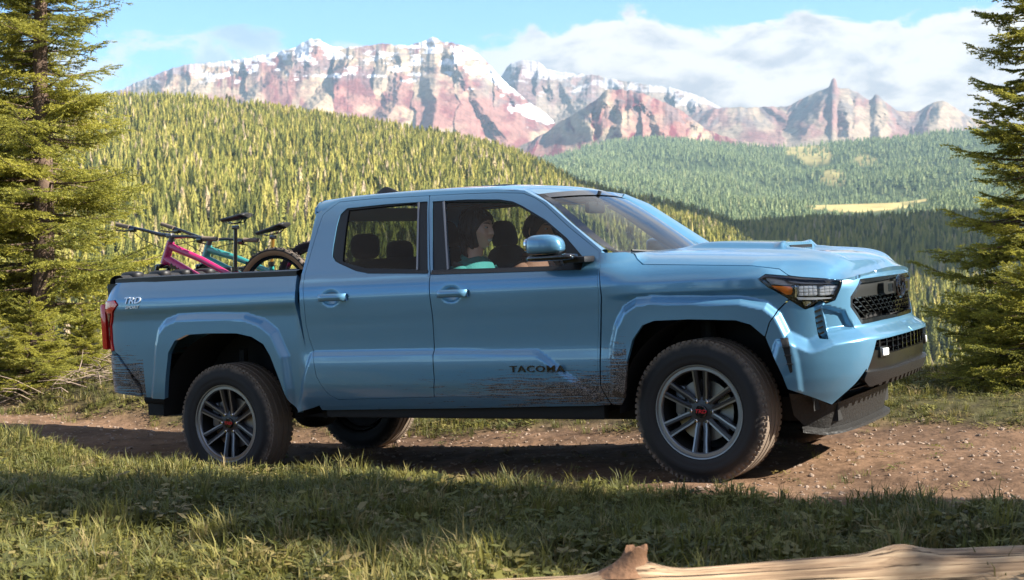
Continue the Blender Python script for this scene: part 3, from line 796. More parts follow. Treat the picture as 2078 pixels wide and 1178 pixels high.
a, b = panel('lower_plate', PL, off(.062), .025, [], M_LOWER, truck, .05); b.parent = truck; lp1, lp2 = a, b
def fog(par, sgn):
    s0, z0 = .455, .702
    p, A = frame_at(s0, z0, .048)
    m = MB(); m.box(p, (.095, .060, .05), A, bev=.008); o = m.build('fog_lamp', M_LOWER, par); 
    m = MB(); m.box(p + A @ np.array([.006, .0, .022]), (.068, .040, .02), A, bev=.006); l = m.build('fog_lens', M_LAMPW, o)
    if sgn > 0:
        o.data = mirror_mesh(o.data); l.data = mirror_mesh(l.data)
fog(lp1, -1); fog(lp2, 1)
LIP = np.vstack([px([(1759, 756), (1753, 772), (1764, 786)], .085), [(.35, .548), (0, .552), (0, .606), (.35, .602)]])
a, b = panel('bumper_lip', LIP, off(.088), .025, [], M_BLACK, truck, .06); b.parent = truck; lip1, lip2 = a, b
def lip_under():
    s = np.linspace(0, .60, 16); zl = np.interp(s, [0, .35, .6], [.552, .548, .540])
    r0 = base(np.stack([s, zl], 1), .088); r1 = base(np.stack([s, zl - .012], 1), .05); r2 = base(np.stack([s * 1.07, zl - .04], 1), -.03); r3 = base(np.stack([s * 1.10, zl - .07], 1), -.16)
    m = MB(); m.loft([r0, r1, r2, r3]); a = m.build('lip_underside', M_DARK, truck); mirrored(a)
    m = MB()
    for k in range(7):
        p, A = frame_at(.04 + k * .083, .538, .075); m.add([p + A @ np.array(q) for q in ((-.028, .016, .012), (.028, .016, .012), (.016, -.016, .0), (-.016, -.016, .0), (-.028, .016, -.05), (.028, .016, -.05), (.016, -.016, -.04), (-.016, -.016, -.04))],
                                                           [(0, 1, 2, 3), (7, 6, 5, 4), (0, 4, 5, 1), (3, 2, 6, 7), (0, 3, 7, 4), (1, 5, 6, 2)])
    a = fixn(m.build('lip_tooth_row', M_BLACK, lip1, smooth=False)); a['kind'] = 'stuff'; b = mirrored(a, lip2); b['kind'] = 'stuff'
lip_under()
M_DAM = pmat('muddy_black', (.008, .0075, .007), .55, bump=.5, bscale=60, var=.5, vscale=90)
DAM = np.vstack([px([(1601, 799), (1640, 803), (1684, 822)], -.07), [(.35, .455), (0, .46), (0, .275)], [(.35, .275)], px([(1686, 883), (1640, 874), (1612, 845)], -.07)])
a, b = panel('air_dam', DAM, off(-.075), .03, [], M_DAM, truck, 0); b.parent = truck; dam1 = a
def dam_lip():
    s = np.linspace(0, .92, 20); z = np.interp(s, [0, .35, .735, .95], [.275, .275, .270, .30])
    m = MB(); m.loft([base(np.stack([s, z + .03], 1), -.073), base(np.stack([s, z + .012], 1), -.035), base(np.stack([s, z - .004], 1), -.03), base(np.stack([s, z - .008], 1), -.09), base(np.stack([s * 1.0, z - .0], 1), -.25)])
    a = m.build('dam_lip', M_DAM, truck); mirrored(a)
dam_lip()
# headlight
M_REFL = pmat('lamp_reflector_silver', (.62, .66, .70), .22, metal=.5)
def headlight():
    a, b = panel('headlight', poly_inset(ccw(LAMP), -.006), off(-.070), .04, [], M_GLOSSBLACK, truck, .01); b.parent = truck
    def sub(name, poly, o, mat, fl=.02, h=.03):
        x, y = panel(name, poly, off(o), h, [], mat, a, fl); y.parent = b; return x, y
    inn = poly_inset(ccw(LAMP), .010)
    x, y = panel('lamp_bezel', LAMP, off(-.004), .03, [inn], M_GLOSSBLACK, a, .05); y.parent = b
    sub('lamp_trim', px([(1553, 566), (1580, 563), (1700, 571), (1699, 576), (1612, 576), (1606, 580), (1566, 578)], -.03), -.030, pmat('lamp_grey', (.22, .23, .24), .3, metal=.6), .03)
    sub('turn_signal', px([(1565, 580), (1608, 582), (1608, 598), (1592, 599)], -.02), -.018, M_AMBER, .03)
    for q in ([(1619, 579), (1659, 580), (1659, 601), (1619, 601)], [(1662, 580), (1702, 579), (1697, 600), (1662, 601)]):
        P = px(q, -.03); x, y = sub('lamp_reflector', P, -.050, M_REFL, .02)
        c = P.mean(0); w, hh = np.ptp(P[:, 0]), np.ptp(P[:, 1])
        m = MB()
        for k in range(4):
            for j in range(3):
                p, A = frame_at(c[0] + (k - 1.5) * w * .22, c[1] + (j - 1) * hh * .28, -.036); m.box(p, (w * .20, hh * .25, .03), A, bev=.003)
        f = m.build('lamp_facets', M_LAMPW, x); f['kind'] = 'stuff'; f2 = mirrored(f, y); f2['kind'] = 'stuff'
    sub('lamp_light_bar', px([(1616, 604), (1694, 604), (1692, 608), (1618, 609)], -.015), -.014, M_LAMPW, .02)
    sub('lamp_light_bar', px([(1613, 579), (1617, 579), (1617, 607), (1613, 604)], -.015), -.014, M_CHROME, .02)
    sub('lower_reflector', px([(1628, 612), (1648, 612), (1646, 618), (1634, 624)], -.02), -.02, M_CHROME, .02)
    x, y = panel('lamp_lens', poly_inset(ccw(LAMP), .003), off(.003), .02, [], M_LENS, a, .0); y.parent = b
headlight()
def vents():
    a, b = panel('corner_vent', poly_inset(ccw(VENT), -.004), off(-.035), .03, [], M_DARK, truck, .01); b.parent = truck
    for z in np.linspace(.825, .945, 5):
        s = np.interp(z, [.80, .97], [.822, .840]); p, A = frame_at(s, z, -.018); m = MB(); m.box(p, (.040, .010, .03), A @ np.array([[.94, -.34, 0], [.34, .94, 0], [0, 0, 1]]))
        mirrored(m.build('vent_slat', M_GLOSSBLACK, a, smooth=False), b)
    P = px([(1583, 687), (1599, 685), (1607, 754), (1602, 757)], .05)
    a, b = panel('flare_vent', P, lambda p: base(p, detail(p) + .003), .015, [], M_DARK, truck, .006); b.parent = truck
    for t in (.25, .5, .75):
        c = P[:2].mean(0) * (1 - t) + P[2:].mean(0) * t; p, A = frame_at(c[0], c[1], float(detail(c[None])[0]) + .006); m = MB(); m.box(p, (.045 * (1 - t * .4), .006, .012), A)
        mirrored(m.build('vent_slat', M_BLACK, a, smooth=False), b)
vents()

# ------------------------------------------------------------------ mirrors, handles, lettering
def superell(m, c, r, n=4.0, nu=28, nv=16, fn=None):
    V = []; f = lambda w, e: np.sign(w) * abs(w) ** (2 / e)
    for j in range(nv + 1):
        b = -math.pi / 2 + math.pi * j / nv
        for i in range(nu):
            a = 2 * math.pi * i / nu
            q = np.array([f(math.cos(b), n) * f(math.cos(a), n), f(math.cos(b), n) * f(math.sin(a), n), f(math.sin(b), n)])
            q = q * r
            if fn: q = fn(q)
            V.append(np.array(c) + q)
    F = [(j * nu + i, j * nu + (i + 1) % nu, (j + 1) * nu + (i + 1) % nu, (j + 1) * nu + i) for j in range(nv) for i in range(nu)]
    m.add(V, F)
def mirrors():
    c = bp(1108, 501, -1.06)
    def shape(q):
        q = q.copy(); t = q[0] / .105
        q[2] += -.022 * max(0, t) ** 2 * (1 if q[2] > 0 else -.2) * 1.0; q[1] *= 1 - .22 * max(0, t); q[0] += q[1] * -.25; q[2] *= 1.0 if q[2] > 0 else .5; q[2] -= .004; return q
    m = MB(); superell(m, c, (.112, .100, .072), 4.2, fn=shape); a = m.build('door_mirror', M_PAINT, fd1, angle=70)
    m = MB(); d = bp(1120, 523, -1.03)
    superell(m, d, (.15, .095, .020), 4.0, fn=lambda q: q + [q[1] * -.2, 0, 0]); b = m.build('mirror_base', M_GLOSSBLACK, a, angle=60)
    m = MB(); e = bp(1175, 527, -.93); m.box(e, (.14, .14, .035), bev=.012); b2 = m.build('mirror_arm', M_BLACK, a)
    m = MB(); superell(m, c + [-.092, .0, .012], (.012, .080, .040), 4.0); b3 = m.build('mirror_glass', M_CHROME, a)
    a2 = mirrored(a, fd2); a2.location = (-.15, -.07, -.03)
    for q in (b, b2, b3): mirrored(q, a2)
mirrors()
def handles():
    for (u, v), d1, d2 in (((670, 605), rd1, rd2), ((914, 597), fd1, fd2)):
        s, z = inv(u, v, .03)
        pts = [base(np.array([[s + t, z + .002 * (1 - (t / .1) ** 2)]]), .004 + .034 * (1 - abs(t / .105) ** 6))[0] for t in np.linspace(-.105, .105, 21)]
        m = MB(); V = []; rows = []
        for p in pts:
            rows.append([p + np.array([0, dy, dz]) for dy, dz in ((.012, -.015), (-.004, -.022), (-.014, -.013), (-.014, .010), (-.004, .023), (.012, .017))])
        m.loft(rows, close=True); h = fixn(m.build('door_handle', M_PAINT, d1, angle=60)); h2 = mirrored(h, d2)
handles()
def text_mesh(body, size, extrude, shear=0.0, sx=1.0, spacing=1.0, bev=0.0):
    cu = bpy.data.curves.new('lettering', 'FONT'); cu.body = body; cu.size = size; cu.extrude = extrude; cu.shear = shear
    cu.align_x = 'CENTER'; cu.align_y = 'CENTER'; cu.space_character = spacing; cu.bevel_depth = bev; cu.resolution_u = 2; cu.offset = size * .012
    o = bpy.data.objects.new('lettering', cu); col.objects.link(o)
    dg = bpy.context.evaluated_depsgraph_get(); me = bpy.data.meshes.new_from_object(o.evaluated_get(dg))
    bpy.data.objects.remove(o)
    me.transform(Matrix.Diagonal((sx, 1, 1, 1))); return me
def lettering(body, c, A, size, mat, name, par, extrude=.004, shear=0, sx=1.0, spacing=1.0):
    """text on a surface: A columns are reading direction, up, outward"""
    me = text_mesh(body, size, extrude, shear, sx, spacing)
    M = Matrix([[*A[0], c[0]], [*A[1], c[1]], [*A[2], c[2]], [0, 0, 0, 1]]); me.transform(M)
    o = link(name, me, par, mat); return o
def badges():
    s, z = inv(1090, 749.5, .017); p = base(np.array([[s, z]]), .019)[0]
    A = np.stack([[1, 0, 0], [0, 0, 1], [0, -1, 0]], 1).astype(float)
    a = lettering('TACOMA', p, A, .052, M_GLOSSBLACK, 'door_lettering', fd1, .005, 0, 1.50, 1.12)
    p2 = p * [1, -1, 1]; A2 = np.stack([[-1, 0, 0], [0, 0, 1], [0, 1, 0]], 1).astype(float)
    lettering('TACOMA', p2, A2, .052, M_GLOSSBLACK, 'door_lettering', fd2, .005, 0, 1.50, 1.12)
    for (u, v), t, size, sx in (((268, 611), 'TRD', .062, 1.25), ((268, 624.5), 'SPORT', .028, 1.45)):
        s, z = inv(u, v, .0); p = base(np.array([[s, z]]), .002)[0]; q = base(np.array([[s, z + .01]]), .002)[0] - base(np.array([[s, z - .01]]), .002)[0]; q /= np.linalg.norm(q)
        pf = base(np.array([[s - .03, z]]), .002)[0] - base(np.array([[s + .03, z]]), .002)[0]; pf /= np.linalg.norm(pf)
        n = np.cross(pf, q); A = np.stack([pf, q, n], 1)
        lettering(t, p, A, size, M_BADGE, 'bed_lettering', b1, .004, .22, sx, 1.05)
        A2 = np.stack([-pf * [1, -1, 1], q * [1, -1, 1], n * [1, -1, 1]], 1)
        lettering(t, p * [1, -1, 1], A2, size, M_BADGE, 'bed_lettering', b2, .004, .22, sx, 1.05)
badges()

# ------------------------------------------------------------------ wheels
M_DISC = pmat('brake_metal', (.30, .29, .28), .35, metal=.9)
def tyre_mesh():
    m = MB()
    g = [(.252, -.100), (.258, -.114), (.268, -.122), (.287, -.127), (.30, -.1265), (.303, -.1285), (.332, -.127), (.335, -.124), (.352, -.120), (.368, -.112), (.381, -.101), (.3885, -.090)]
    t = [(.3905, -.075), (.391, -.060), (.381, -.057), (.381, -.049), (.3915, -.046), (.392, -.008), (.382, -.006), (.382, .006), (.392, .008), (.3915, .046), (.381, .049), (.381, .057), (.391, .060), (.3905, .075)]
    pr = g + t + [(r, -h) for r, h in g[::-1]]
    m.lathe(pr, 96)
    for k in range(72):
        w = 2 * math.pi * k / 72
        for sy in (-1, 1):
            c, s = math.cos(w + .022 * sy), math.sin(w + .022 * sy); R = np.array([[c, 0, -s], [0, 1, 0], [s, 0, c]])
            m.box(np.array([c * .3862, sy * .088, s * .3862]), (.010, .028, .022), R)
            m.box(np.array([c * .368, sy * .1085, s * .368]), (.022, .008, .012), R)
    return m
def wheel(c, yaw, name='wheel', left=False, spin=0.0):
    """outer face towards -y of its own frame"""
    w = empty(name, parent=truck); w.location = c; w.rotation_euler = (0, spin, yaw + (math.pi if left else 0)); w.rotation_mode = 'XYZ'
    if not MESH:
        MESH['tyre'] = tyre_mesh().build('tyre', M_RUBBER, w, angle=50)
        m = MB(); m.lathe([(.240, -.100), (.246, -.108), (.250, -.117), (.2565, -.118), (.259, -.110), (.257, -.100), (.246, -.06), (.232, .0), (.232, .09), (.24, .11)], 72)
        m2 = MB(); m2.lathe([(.222, -.09), (.224, -.104), (.229, -.1085), (.245, -.1085), (.248, -.104)], 72); m.add(m2.V, m2.F)
        MESH['rim'] = m.build('rim', M_RIM, w, angle=40)
        m = MB(); m.lathe([(.226, -.10), (.222, -.04), (.215, .07), (.0, .075)], 48); MESH['barrel'] = m.build('rim_barrel', M_DARK, w)
        m = MB(); m.lathe([(.0, -.078), (.045, -.079), (.078, -.070), (.088, -.055), (.09, -.02)], 48); MESH['hub'] = m.build('hub', M_RIMDARK, w)
        # six twin spokes
        m = MB(); mm = MB()
        for k in range(2):
            sx = (-1, 1)[k]
            rows = []; rr = [(.055, .016, -.074, .018), (.10, .0235, -.080, .0145), (.16, .0275, -.093, .0135), (.228, .032, -.105, .017)]
            top = []
            for r, dx, y, hw in rr:
                x0 = sx * dx
                rows.append([(x0 - hw, y + .045, r), (x0 - hw, y + .006, r), (x0 - hw * .6, y, r), (x0 + hw * .6, y, r), (x0 + hw, y + .006, r), (x0 + hw, y + .045, r)])
                e = x0 + sx * hw * .52
                top.append([(e - .0045, y - .0012, r), (e + .0045, y - .0012, r)])
            m.loft(rows); mm.loft(top)
        MESH['spoke'] = fixn(m.build('spoke', M_RIMDARK, w, angle=40)); MESH['spoke_edge'] = fixn(mm.build('spoke_edge', M_RIM, MESH['spoke'], angle=40))
        m = MB(); m.lathe([(.0, -.092), (.030, -.092), (.034, -.089), (.036, -.080)], 32); MESH['cap'] = m.build('hub_cap', M_GLOSSBLACK, w)
        A = np.stack([[1, 0, 0], [0, 0, 1], [0, -1, 0]], 1).astype(float)
        MESH['txt'] = lettering('TRD', np.array([0, -.0925, 0]), A, .028, M_REDTXT, 'cap_lettering', MESH['cap'], .0012, .2, 1.25, 1.0)
        m = MB(); m.lathe([(.0, -.088), (.007, -.088), (.010, -.085), (.0115, -.07)], 6); MESH['nut'] = m.build('lug_nut', M_CHROME, w, angle=20)
        m = MB(); m.lathe([(.06, -.03), (.168, -.03), (.170, -.02), (.168, -.008), (.06, -.008)], 56); MESH['disc'] = m.build('brake_disc', M_DISC, w)
        m = MB(); m.box((-.14, -.015, .05), (.06, .07, .16), bev=.015); MESH['caliper'] = m.build('brake_caliper', pmat('caliper_grey', (.16, .165, .17), .4, metal=.6), w)
        first = True
    else: first = False
    def put(key, par, rot=None, loc=None):
        src = MESH[key]
        o = src if (first and not src.get('used')) else src.copy()
        if o is not src: col.objects.link(o); o.parent = par
        src['used'] = 1
        if rot is not None: o.rotation_euler = (0, rot, 0)
        if loc is not None: o.location = loc
        o.pop('used', None) if o is not src else None
        return o
    for k in ('tyre', 'rim', 'barrel', 'hub', 'disc', 'caliper'): put(k, w)
    cp_ = put('cap', w); put('txt', cp_)
    for k in range(6):
        a = math.pi / 3 * k; s = put('spoke', w, a); e = put('spoke_edge', s)
        put('nut', w, None, (.062 * math.sin(a + .52), 0, .062 * math.cos(a + .52)))
    return w
MESH = {}
RZ, FZ = .385 - .0574, .385 + .0392
W_RR = wheel((0, -.745, RZ), 0, spin=.0)
W_FR = wheel((3.35, -.775, FZ), math.radians(-3), spin=.05)
W_RL = wheel((0, .745, RZ), 0, left=True)
W_FL = wheel((3.35, .775, FZ), math.radians(-3), left=True)
for q in MESH.values(): q.pop('used', None)

# ------------------------------------------------------------------ underbody and wheel housings
def underbody():
    m = MB()
    for s in (-1, 1):
        m.box((1.5, s * .48, .40), (5.0, .09, .13))
        m.box((1.78, s * .80, .415), (1.95, .07, .09), bev=.02); m.box((1.78, s * .70, .43), (1.9, .25, .05))
    m.box((1.75, 0, .50), (2.1, 1.55, .06)); m.box((2.2, .0, .36), (.7, .5, .12), bev=.04); m.box((3.5, 0, .46), (.9, .9, .22), bev=.05)
    m.tube([(0, -.66, RZ), (0, .66, RZ)], .055, 12); m.tube([(3.35, -.66, FZ), (3.35, .66, FZ)], .035, 10)
    superell(m, (0, .12, RZ), (.16, .17, .15), 2.4, 16, 10)
    m.tube([(0, .1, RZ), (2.0, .1, .40)], .04, 10)
    m.tube([(.55, -.42, .40), (.2, -.52, .42), (-.5, -.55, .45), (-.95, -.58, .46)], .035, 10)
    m.tube([(.62, -.60, .36), (.62, -.44, .38)], .025, 8)
    for s in (-1, 1):
        m.tube([(-.62, s * .54, .47), (0, s * .54, RZ + .07), (.68, s * .54, .40)], .022, 8)
        m.tube([(-.12, s * .52, RZ), (-.05, s * .58, .80)], .03, 8); m.tube([(3.33, s * .62, FZ + .05), (3.30, s * .58, .92)], .045, 10)
        m.box((3.36, s * .55, FZ - .05), (.25, .40, .05), bev=.02)
    m.build('chassis', M_DARK, truck, angle=30)
    for cx, cz, R, z0 in ((.03, .36, .56, .36), (3.40, .40, .53, .40)):
        m = MB(); rows = []
        for a in np.linspace(.02, math.pi - .02, 22):
            x = cx + R * math.cos(a); z = min(cz + R * 1.02 * math.sin(a), .925 if cx < 1 else .93)
            yo = max(-.90, -float(np.interp(x, [3.5, 3.7, 3.85, 3.95], [.88, .84, .78, .70]))) if cx > 1 else -.87; rows.append([(x, yo, z), (x, -.62, z), (x, -.45, z)])
        m.loft(rows)
        for i in range(len(rows) - 1): m.add([rows[i][2], rows[i + 1][2], (cx, -.45, cz)], [(0, 1, 2)])
        o = m.build('wheel_housing', M_DARK, truck, angle=30); mirrored(o)
underbody()

# ------------------------------------------------------------------ cabin
def cabin():
    m = MB(); full = [[(p[0], p[1] * .97, p[2] - .045) for p in r] for r in ROOF]; m.loft(full); m.build('headliner', pmat('headliner', (.05, .05, .05), .9), truck)
    for d, x0, x1 in ((fd1, 1.72, 2.80), (rd1, .80, 1.66)):
        m = MB(); m.box(((x0 + x1) / 2, -.83, .88), (x1 - x0, .05, .70), bev=.02); m.box(((x0 + x1) / 2, -.80, 1.02), (x1 - x0 - .2, .06, .08), bev=.02)
        o = m.build('door_panel', M_TRIM, d); mirrored(o, (fd2 if d is fd1 else rd2))
    m = MB(); m.box((1.75, 0, .56), (2.1, 1.6, .04)); m.box((1.9, 0, .74), (1.0, .26, .30), bev=.04); m.build('cabin_floor', M_TRIM, truck)
    m = MB()
    prof_ = [(2.98, 1.235), (2.80, 1.245), (2.62, 1.235), (2.50, 1.20), (2.46, 1.12), (2.50, .98), (2.56, .80), (2.62, .6)]
    m.loft([[(x, y, z) for x, z in prof_] for y in np.linspace(-.78, .78, 9)])
    m.box((2.47, 0, 1.17), (.03, .34, .18), bev=.01)
    fixn(m.build('dashboard', M_TRIM, truck, angle=50))
    m = MB(); P = [(2.26 + .05 * math.sin(t), .38 + .185 * math.cos(t), 1.10 + .175 * math.sin(t)) for t in np.linspace(0, 2 * math.pi, 33)]
    m.tube(P, .017, 8, cap=False); m.tube([(2.28, .20, 1.10), (2.28, .56, 1.10)], .02, 6); m.tube([(2.28, .38, 1.10), (2.50, .38, 1.02)], .035, 8); m.build('steering_wheel', M_TRIM, truck)
    m = MB(); m.box((2.36, .0, 1.60), (.035, .235, .075), bev=.02); m.tube([(2.37, 0, 1.62), (2.40, 0, 1.70)], .012, 6); m.build('rear_view_mirror', M_TRIM, truck)
    for y in (-.38, .38):
        st = empty('seat', parent=truck)
        m = MB(); superell(m, (0, 0, 0), (.27, .26, .10), 4, 20, 10); m.build('seat_cushion', M_SEAT, st, M=np.array([[1, 0, 0, 1.83], [0, 1, 0, y], [0, 0, 1, .86], [0, 0, 0, 1]]))
        a = math.radians(-14); R = np.array([[math.cos(a), 0, math.sin(a)], [0, 1, 0], [-math.sin(a), 0, math.cos(a)]])
        M4 = np.eye(4); M4[:3, :3] = R; M4[:3, 3] = (1.55, y, 1.10)
        m = MB(); superell(m, (0, 0, 0), (.09, .25, .31), 4, 20, 12, fn=lambda q: q * [1, 1 - .25 * max(0, q[2] / .31), 1]); m.build('seat_back', M_SEAT, st, M=M4)
        M4 = M4.copy(); M4[:3, 3] = (1.475, y, 1.475)
        m = MB(); superell(m, (0, 0, 0), (.055, .135, .095), 3.2, 18, 12); m.box((0, -.06, -.12), (.012, .012, .1)); m.box((0, .06, -.12), (.012, .012, .1)); m.build('headrest', M_SEAT, st, M=M4)
    st = empty('rear_bench', parent=truck)
    m = MB(); superell(m, (1.10, 0, .86), (.24, .66, .10), 6, 30, 10); m.build('seat_cushion', M_SEAT, st)
    m = MB(); superell(m, (.90, 0, 1.08), (.08, .66, .28), 6, 30, 10); m.build('seat_back', M_SEAT, st)
    for y in (-.40, 0, .40):
        m = MB(); superell(m, (.875, y, 1.44 if y else 1.39), (.05, .13, .085), 3.2, 18, 12); m.build('headrest', M_SEAT, st)
cabin()
# ------------------------------------------------------------------ people in the front seats
def skin_mat(name, c):
    m = pmat(name, c, .45, var=.08, vscale=30); b = m.node_tree.nodes['Principled BSDF']; b.inputs['Subsurface Weight'].default_value = .15; b.inputs['Subsurface Radius'].default_value = (.01, .004, .002); return m
def head_grid(sx=1.0, smile=0.0, jaw=1.0, nose=1.0, nu=72, nv=56):
    """a head about the origin at ear height, facing +x"""
    ph = np.linspace(-math.pi, math.pi, nu, endpoint=False); th = np.linspace(.02, math.pi - .02, nv)
    P, T = np.meshgrid(ph, th); cz = np.cos(T); st = np.sin(T)
    z = .122 * cz; rx = np.where(np.abs(P) < math.pi / 2, .094, .104); ry = .077
    x = rx * st * np.cos(P); y = ry * st * np.sin(P)
    low = np.clip((-z - .01) / .11, 0, 1)
    y = y * (1 - .34 * low ** 1.2 * jaw); back = ss(.0, -.06, x); x = x + low * .038 * (x < .02) * back * 1.2 ; x = x + low * .016 * np.clip(np.cos(P), 0, 1)
    z = np.where(z < -.07, -.07 + (z + .07) * .92, z)
    G = lambda p0, z0, sp_, sz: np.exp(-((np.abs(P) - p0) / sp_) ** 2 - ((z - z0) / sz) ** 2)
    fr = np.clip(np.cos(P), 0, 1)
    d = 0
    d = d + .026 * nose * np.exp(-(P / .15) ** 2) * np.interp(z, [-.045, -.034, -.022, .0, .028, .05], [0, .35, 1.0, .62, .22, 0])
    d = d + .004 * G(.17, -.028, .09, .010)
    d = d - .010 * G(.40, .018, .20, .016) + .005 * G(.36, .040, .32, .010) + .004 * G(.40, .018, .10, .008)
    d = d + .0075 * np.exp(-(P / .30) ** 2) * (np.exp(-((z + .056) / .006) ** 2) + np.exp(-((z + .069) / .007) ** 2)) - .004 * np.exp(-(P / .34) ** 2) * np.exp(-((z + .0625) / .003) ** 2)
    d = d - .004 * np.exp(-(P / .4) ** 2) * np.exp(-((z + .084) / .008) ** 2) + .011 * np.exp(-(P / .32) ** 2) * np.exp(-((z + .104) / .014) ** 2)
    d = d + .006 * smile * G(.62, -.030, .22, .022) + .003 * G(.75, -.005, .3, .03)
    x = x + d * np.cos(P) ; y = y + d * np.sin(P) * .6
    return np.stack([x * sx, y, z], -1), P, z
def person(label, seat_y, head_c, yaw, tilt, skin, hairc, shirtc, female):
    root = empty('person', label, 'person', None, M=TRUCK @ Matrix.Translation((head_c[0], head_c[1], head_c[2])))
    Rh = np.array(Matrix.Rotation(math.radians(yaw), 3, 'Z') @ Matrix.Rotation(math.radians(tilt), 3, 'Y'))
    H, P, Z = head_grid(smile=1.0 if female else .5, jaw=1.0 if female else .75, nose=1.0 if female else 1.12)
    nv, nu, _ = H.shape
    m = MB(); Hh = H.reshape(-1, 3) @ Rh.T
    F = [(j * nu + i, j * nu + (i + 1) % nu, (j + 1) * nu + (i + 1) % nu, (j + 1) * nu + i) for j in range(nv - 1) for i in range(nu)] + [tuple(range(nu)), tuple((nv - 1) * nu + i for i in range(nu - 1, -1, -1))]
    m.add(Hh, F)
    # neck into the shoulders, ears, arms and hands: one skin mesh
    m.tube([(-.020, 0, -.06), (-.030, 0, -.11), (-.045, 0, -.165), (-.06, 0, -.21)], [.050, .050, .054, .075], 16)
    for s in (-1, 1):
        e = np.array([-.008, s * .073, .0]); V = []; ring_ = 12
        superell(m, e @ Rh.T, (.020, .009, .033), 2.2, 12, 8, fn=lambda q: np.array([q[0], q[1] + s * .35 * max(0, -q[0]), q[2]]) @ Rh.T)
    hand = []
    for s in (-1, 1):
        S = np.array([-.07, s * .19, -.26]); 
        if female: E = np.array([.04, s * .23, -.50]); Wr = np.array([.24, s * .10, -.56])
        else: E = np.array([.12, s * .24, -.47]); Wr = np.array([.34, s * .165, -.36])
        m.tube([S, (S + E) / 2, E, (E + Wr) / 2, Wr], [.052, .047, .040, .037, .027], 12); hand.append((S, E, Wr))
        d = (Wr - E) / np.linalg.norm(Wr - E); lat = np.cross(d, [0, 0, 1]); lat /= np.linalg.norm(lat); up = np.cross(lat, d)
        pc = Wr + d * .05; superell(m, pc, (.048, .040, .016), 2.6, 14, 8, fn=lambda q: d * q[0] + lat * q[1] + up * q[2])
        for k, fl in enumerate((.072, .080, .076, .060)):
            b0 = Wr + d * .088 + lat * (-.027 + .018 * k); m.tube([b0 - d * .02, b0 + d * fl * .45 - up * .006, b0 + d * fl * .75 - up * .028, b0 + d * fl * .72 - up * .05], [.0085, .0085, .0075, .006], 8)
        tb = Wr + d * .03 - lat * .030 * s * 1.0; m.tube([tb, tb - lat * .026 * s + d * .02 - up * .008, tb - lat * .030 * s + d * .055 - up * .02], [.011, .010, .0075], 8)
    fixn(m.build('body', skin_mat('skin_' + ('fair' if female else 'tan'), skin), root, angle=70))
    # eyes, brows, teeth
    def onface(p, z, out=0.0):
        j = np.argmin(np.abs(H[:, nu // 2, 2] - z)); i = np.argmin(np.abs(P[0] - p)); q = H[j, i].copy(); q += np.array([math.cos(p), math.sin(p), 0]) * out; return q @ Rh.T
    m = MB()
    for s in (-1, 1): superell(m, onface(.40 * s, .017, -.004), (.009, .013, .0065), 2, 12, 8)
    m.build('eyes', pmat('eye_white', (.6, .58, .55), .2), root)
    m = MB()
    for s in (-1, 1):
        superell(m, onface(.38 * s, .017, .0035), (.004, .005, .005), 2, 10, 6)
        m.tube([onface(s * a, .040 + .006 * math.sin((a - .15) * 5), .002) for a in (.14, .26, .40, .56, .68)], [.002, .0035, .0035, .003, .0015], 6)
    m.build('brows', pmat('brow', (.02, .014, .012), .7), root)
    if female:
        m = MB(); rows = []
        for zz, o in ((-.0585, .0015), (-.0625, .0035), (-.067, .0015)): rows.append([onface(a, zz, o) for a in np.linspace(-.36, .36, 9)])
        m.loft(rows); m.build('teeth', pmat('teeth', (.8, .78, .72), .25), root)
    # hair
    m = MB(); V = []; grow = .020 if female else .010
    for j in range(nv):
        for i in range(nu):
            p, q = P[j, i], H[j, i].copy(); a = abs(p)
            lim = .80 + .45 * max(0, min(1, (.05 - q[2]) / .06)); fz = .068 - .02 * (a / .8) ** 2
            cover = ss(lim - .10, lim + .10, a) if q[2] < fz else 1.0
            cover = float(max(cover, ss(fz - .012, fz + .012, q[2])))
            if not female and q[2] < -.045: cover = 0
            if female and q[2] < -.10: cover = cover * ss(1.5, 2.0, a)
            g = grow * (.8 + .5 * mnoise.noise(Vector((p * 9, q[2] * 14, 3.1)))) + (.018 if female and a > 1.6 else 0)
            n = np.array([math.cos(p) * math.sin(math.acos(np.clip(q[2] / .122, -1, 1))), math.sin(p) * .9, q[2] / .122]); n /= np.linalg.norm(n)
            V.append((q + n * (g * cover - .006 * (1 - cover))) @ Rh.T)
    m.add(V, F)
    if female:
        for k in range(26):
            a = math.pi + (k - 13) * .085; b = np.array([-.105 * math.cos(a - math.pi) , .085 * math.sin(a), -.02]); r = random.Random(k)
            m.tube([b @ Rh.T, (b + [-.018, .004, -.06]) @ Rh.T, (b * [.9, .9, 1] + [-.012, r.uniform(-.01, .01), -.12]) @ Rh.T, (b * [.7, .7, 1] + [r.uniform(-.02, .01), r.uniform(-.01, .01), -.165 - .03 * r.random()]) @ Rh.T], [.014, .015, .013, .004], 7)
    fixn(m.build('hair', pmat('hair_dark', hairc, .42, bump=.5, bscale=180), root, angle=70))
    # shirt: torso with sleeves and an open collar
    m = MB(); rows = []
    for zz, hx, hy, ox in ((-.175, .060, .070, -.055), (-.19, .085, .115, -.06), (-.215, .105, .165, -.065), (-.25, .118, .195, -.065), (-.32, .128, .195, -.06), (-.45, .125, .175, -.06), (-.60, .125, .165, -.08), (-.70, .14, .18, -.08)):
        rows.append([(ox + hx * np.sign(math.cos(a)) * abs(math.cos(a)) ** .8, hy * np.sign(math.sin(a)) * abs(math.sin(a)) ** .8, zz + .012 * math.cos(a) * (zz > -.22)) for a in np.linspace(0, 2 * math.pi, 36, endpoint=False)])
    m.loft(rows, close=True)
    for S, E, Wr in hand:
        q = (E + (Wr - E) * (.2 if female else .55)); m.tube([S + [.0, 0, .012], (S + E) / 2, E, q], [.072, .064, .055, .046], 14)
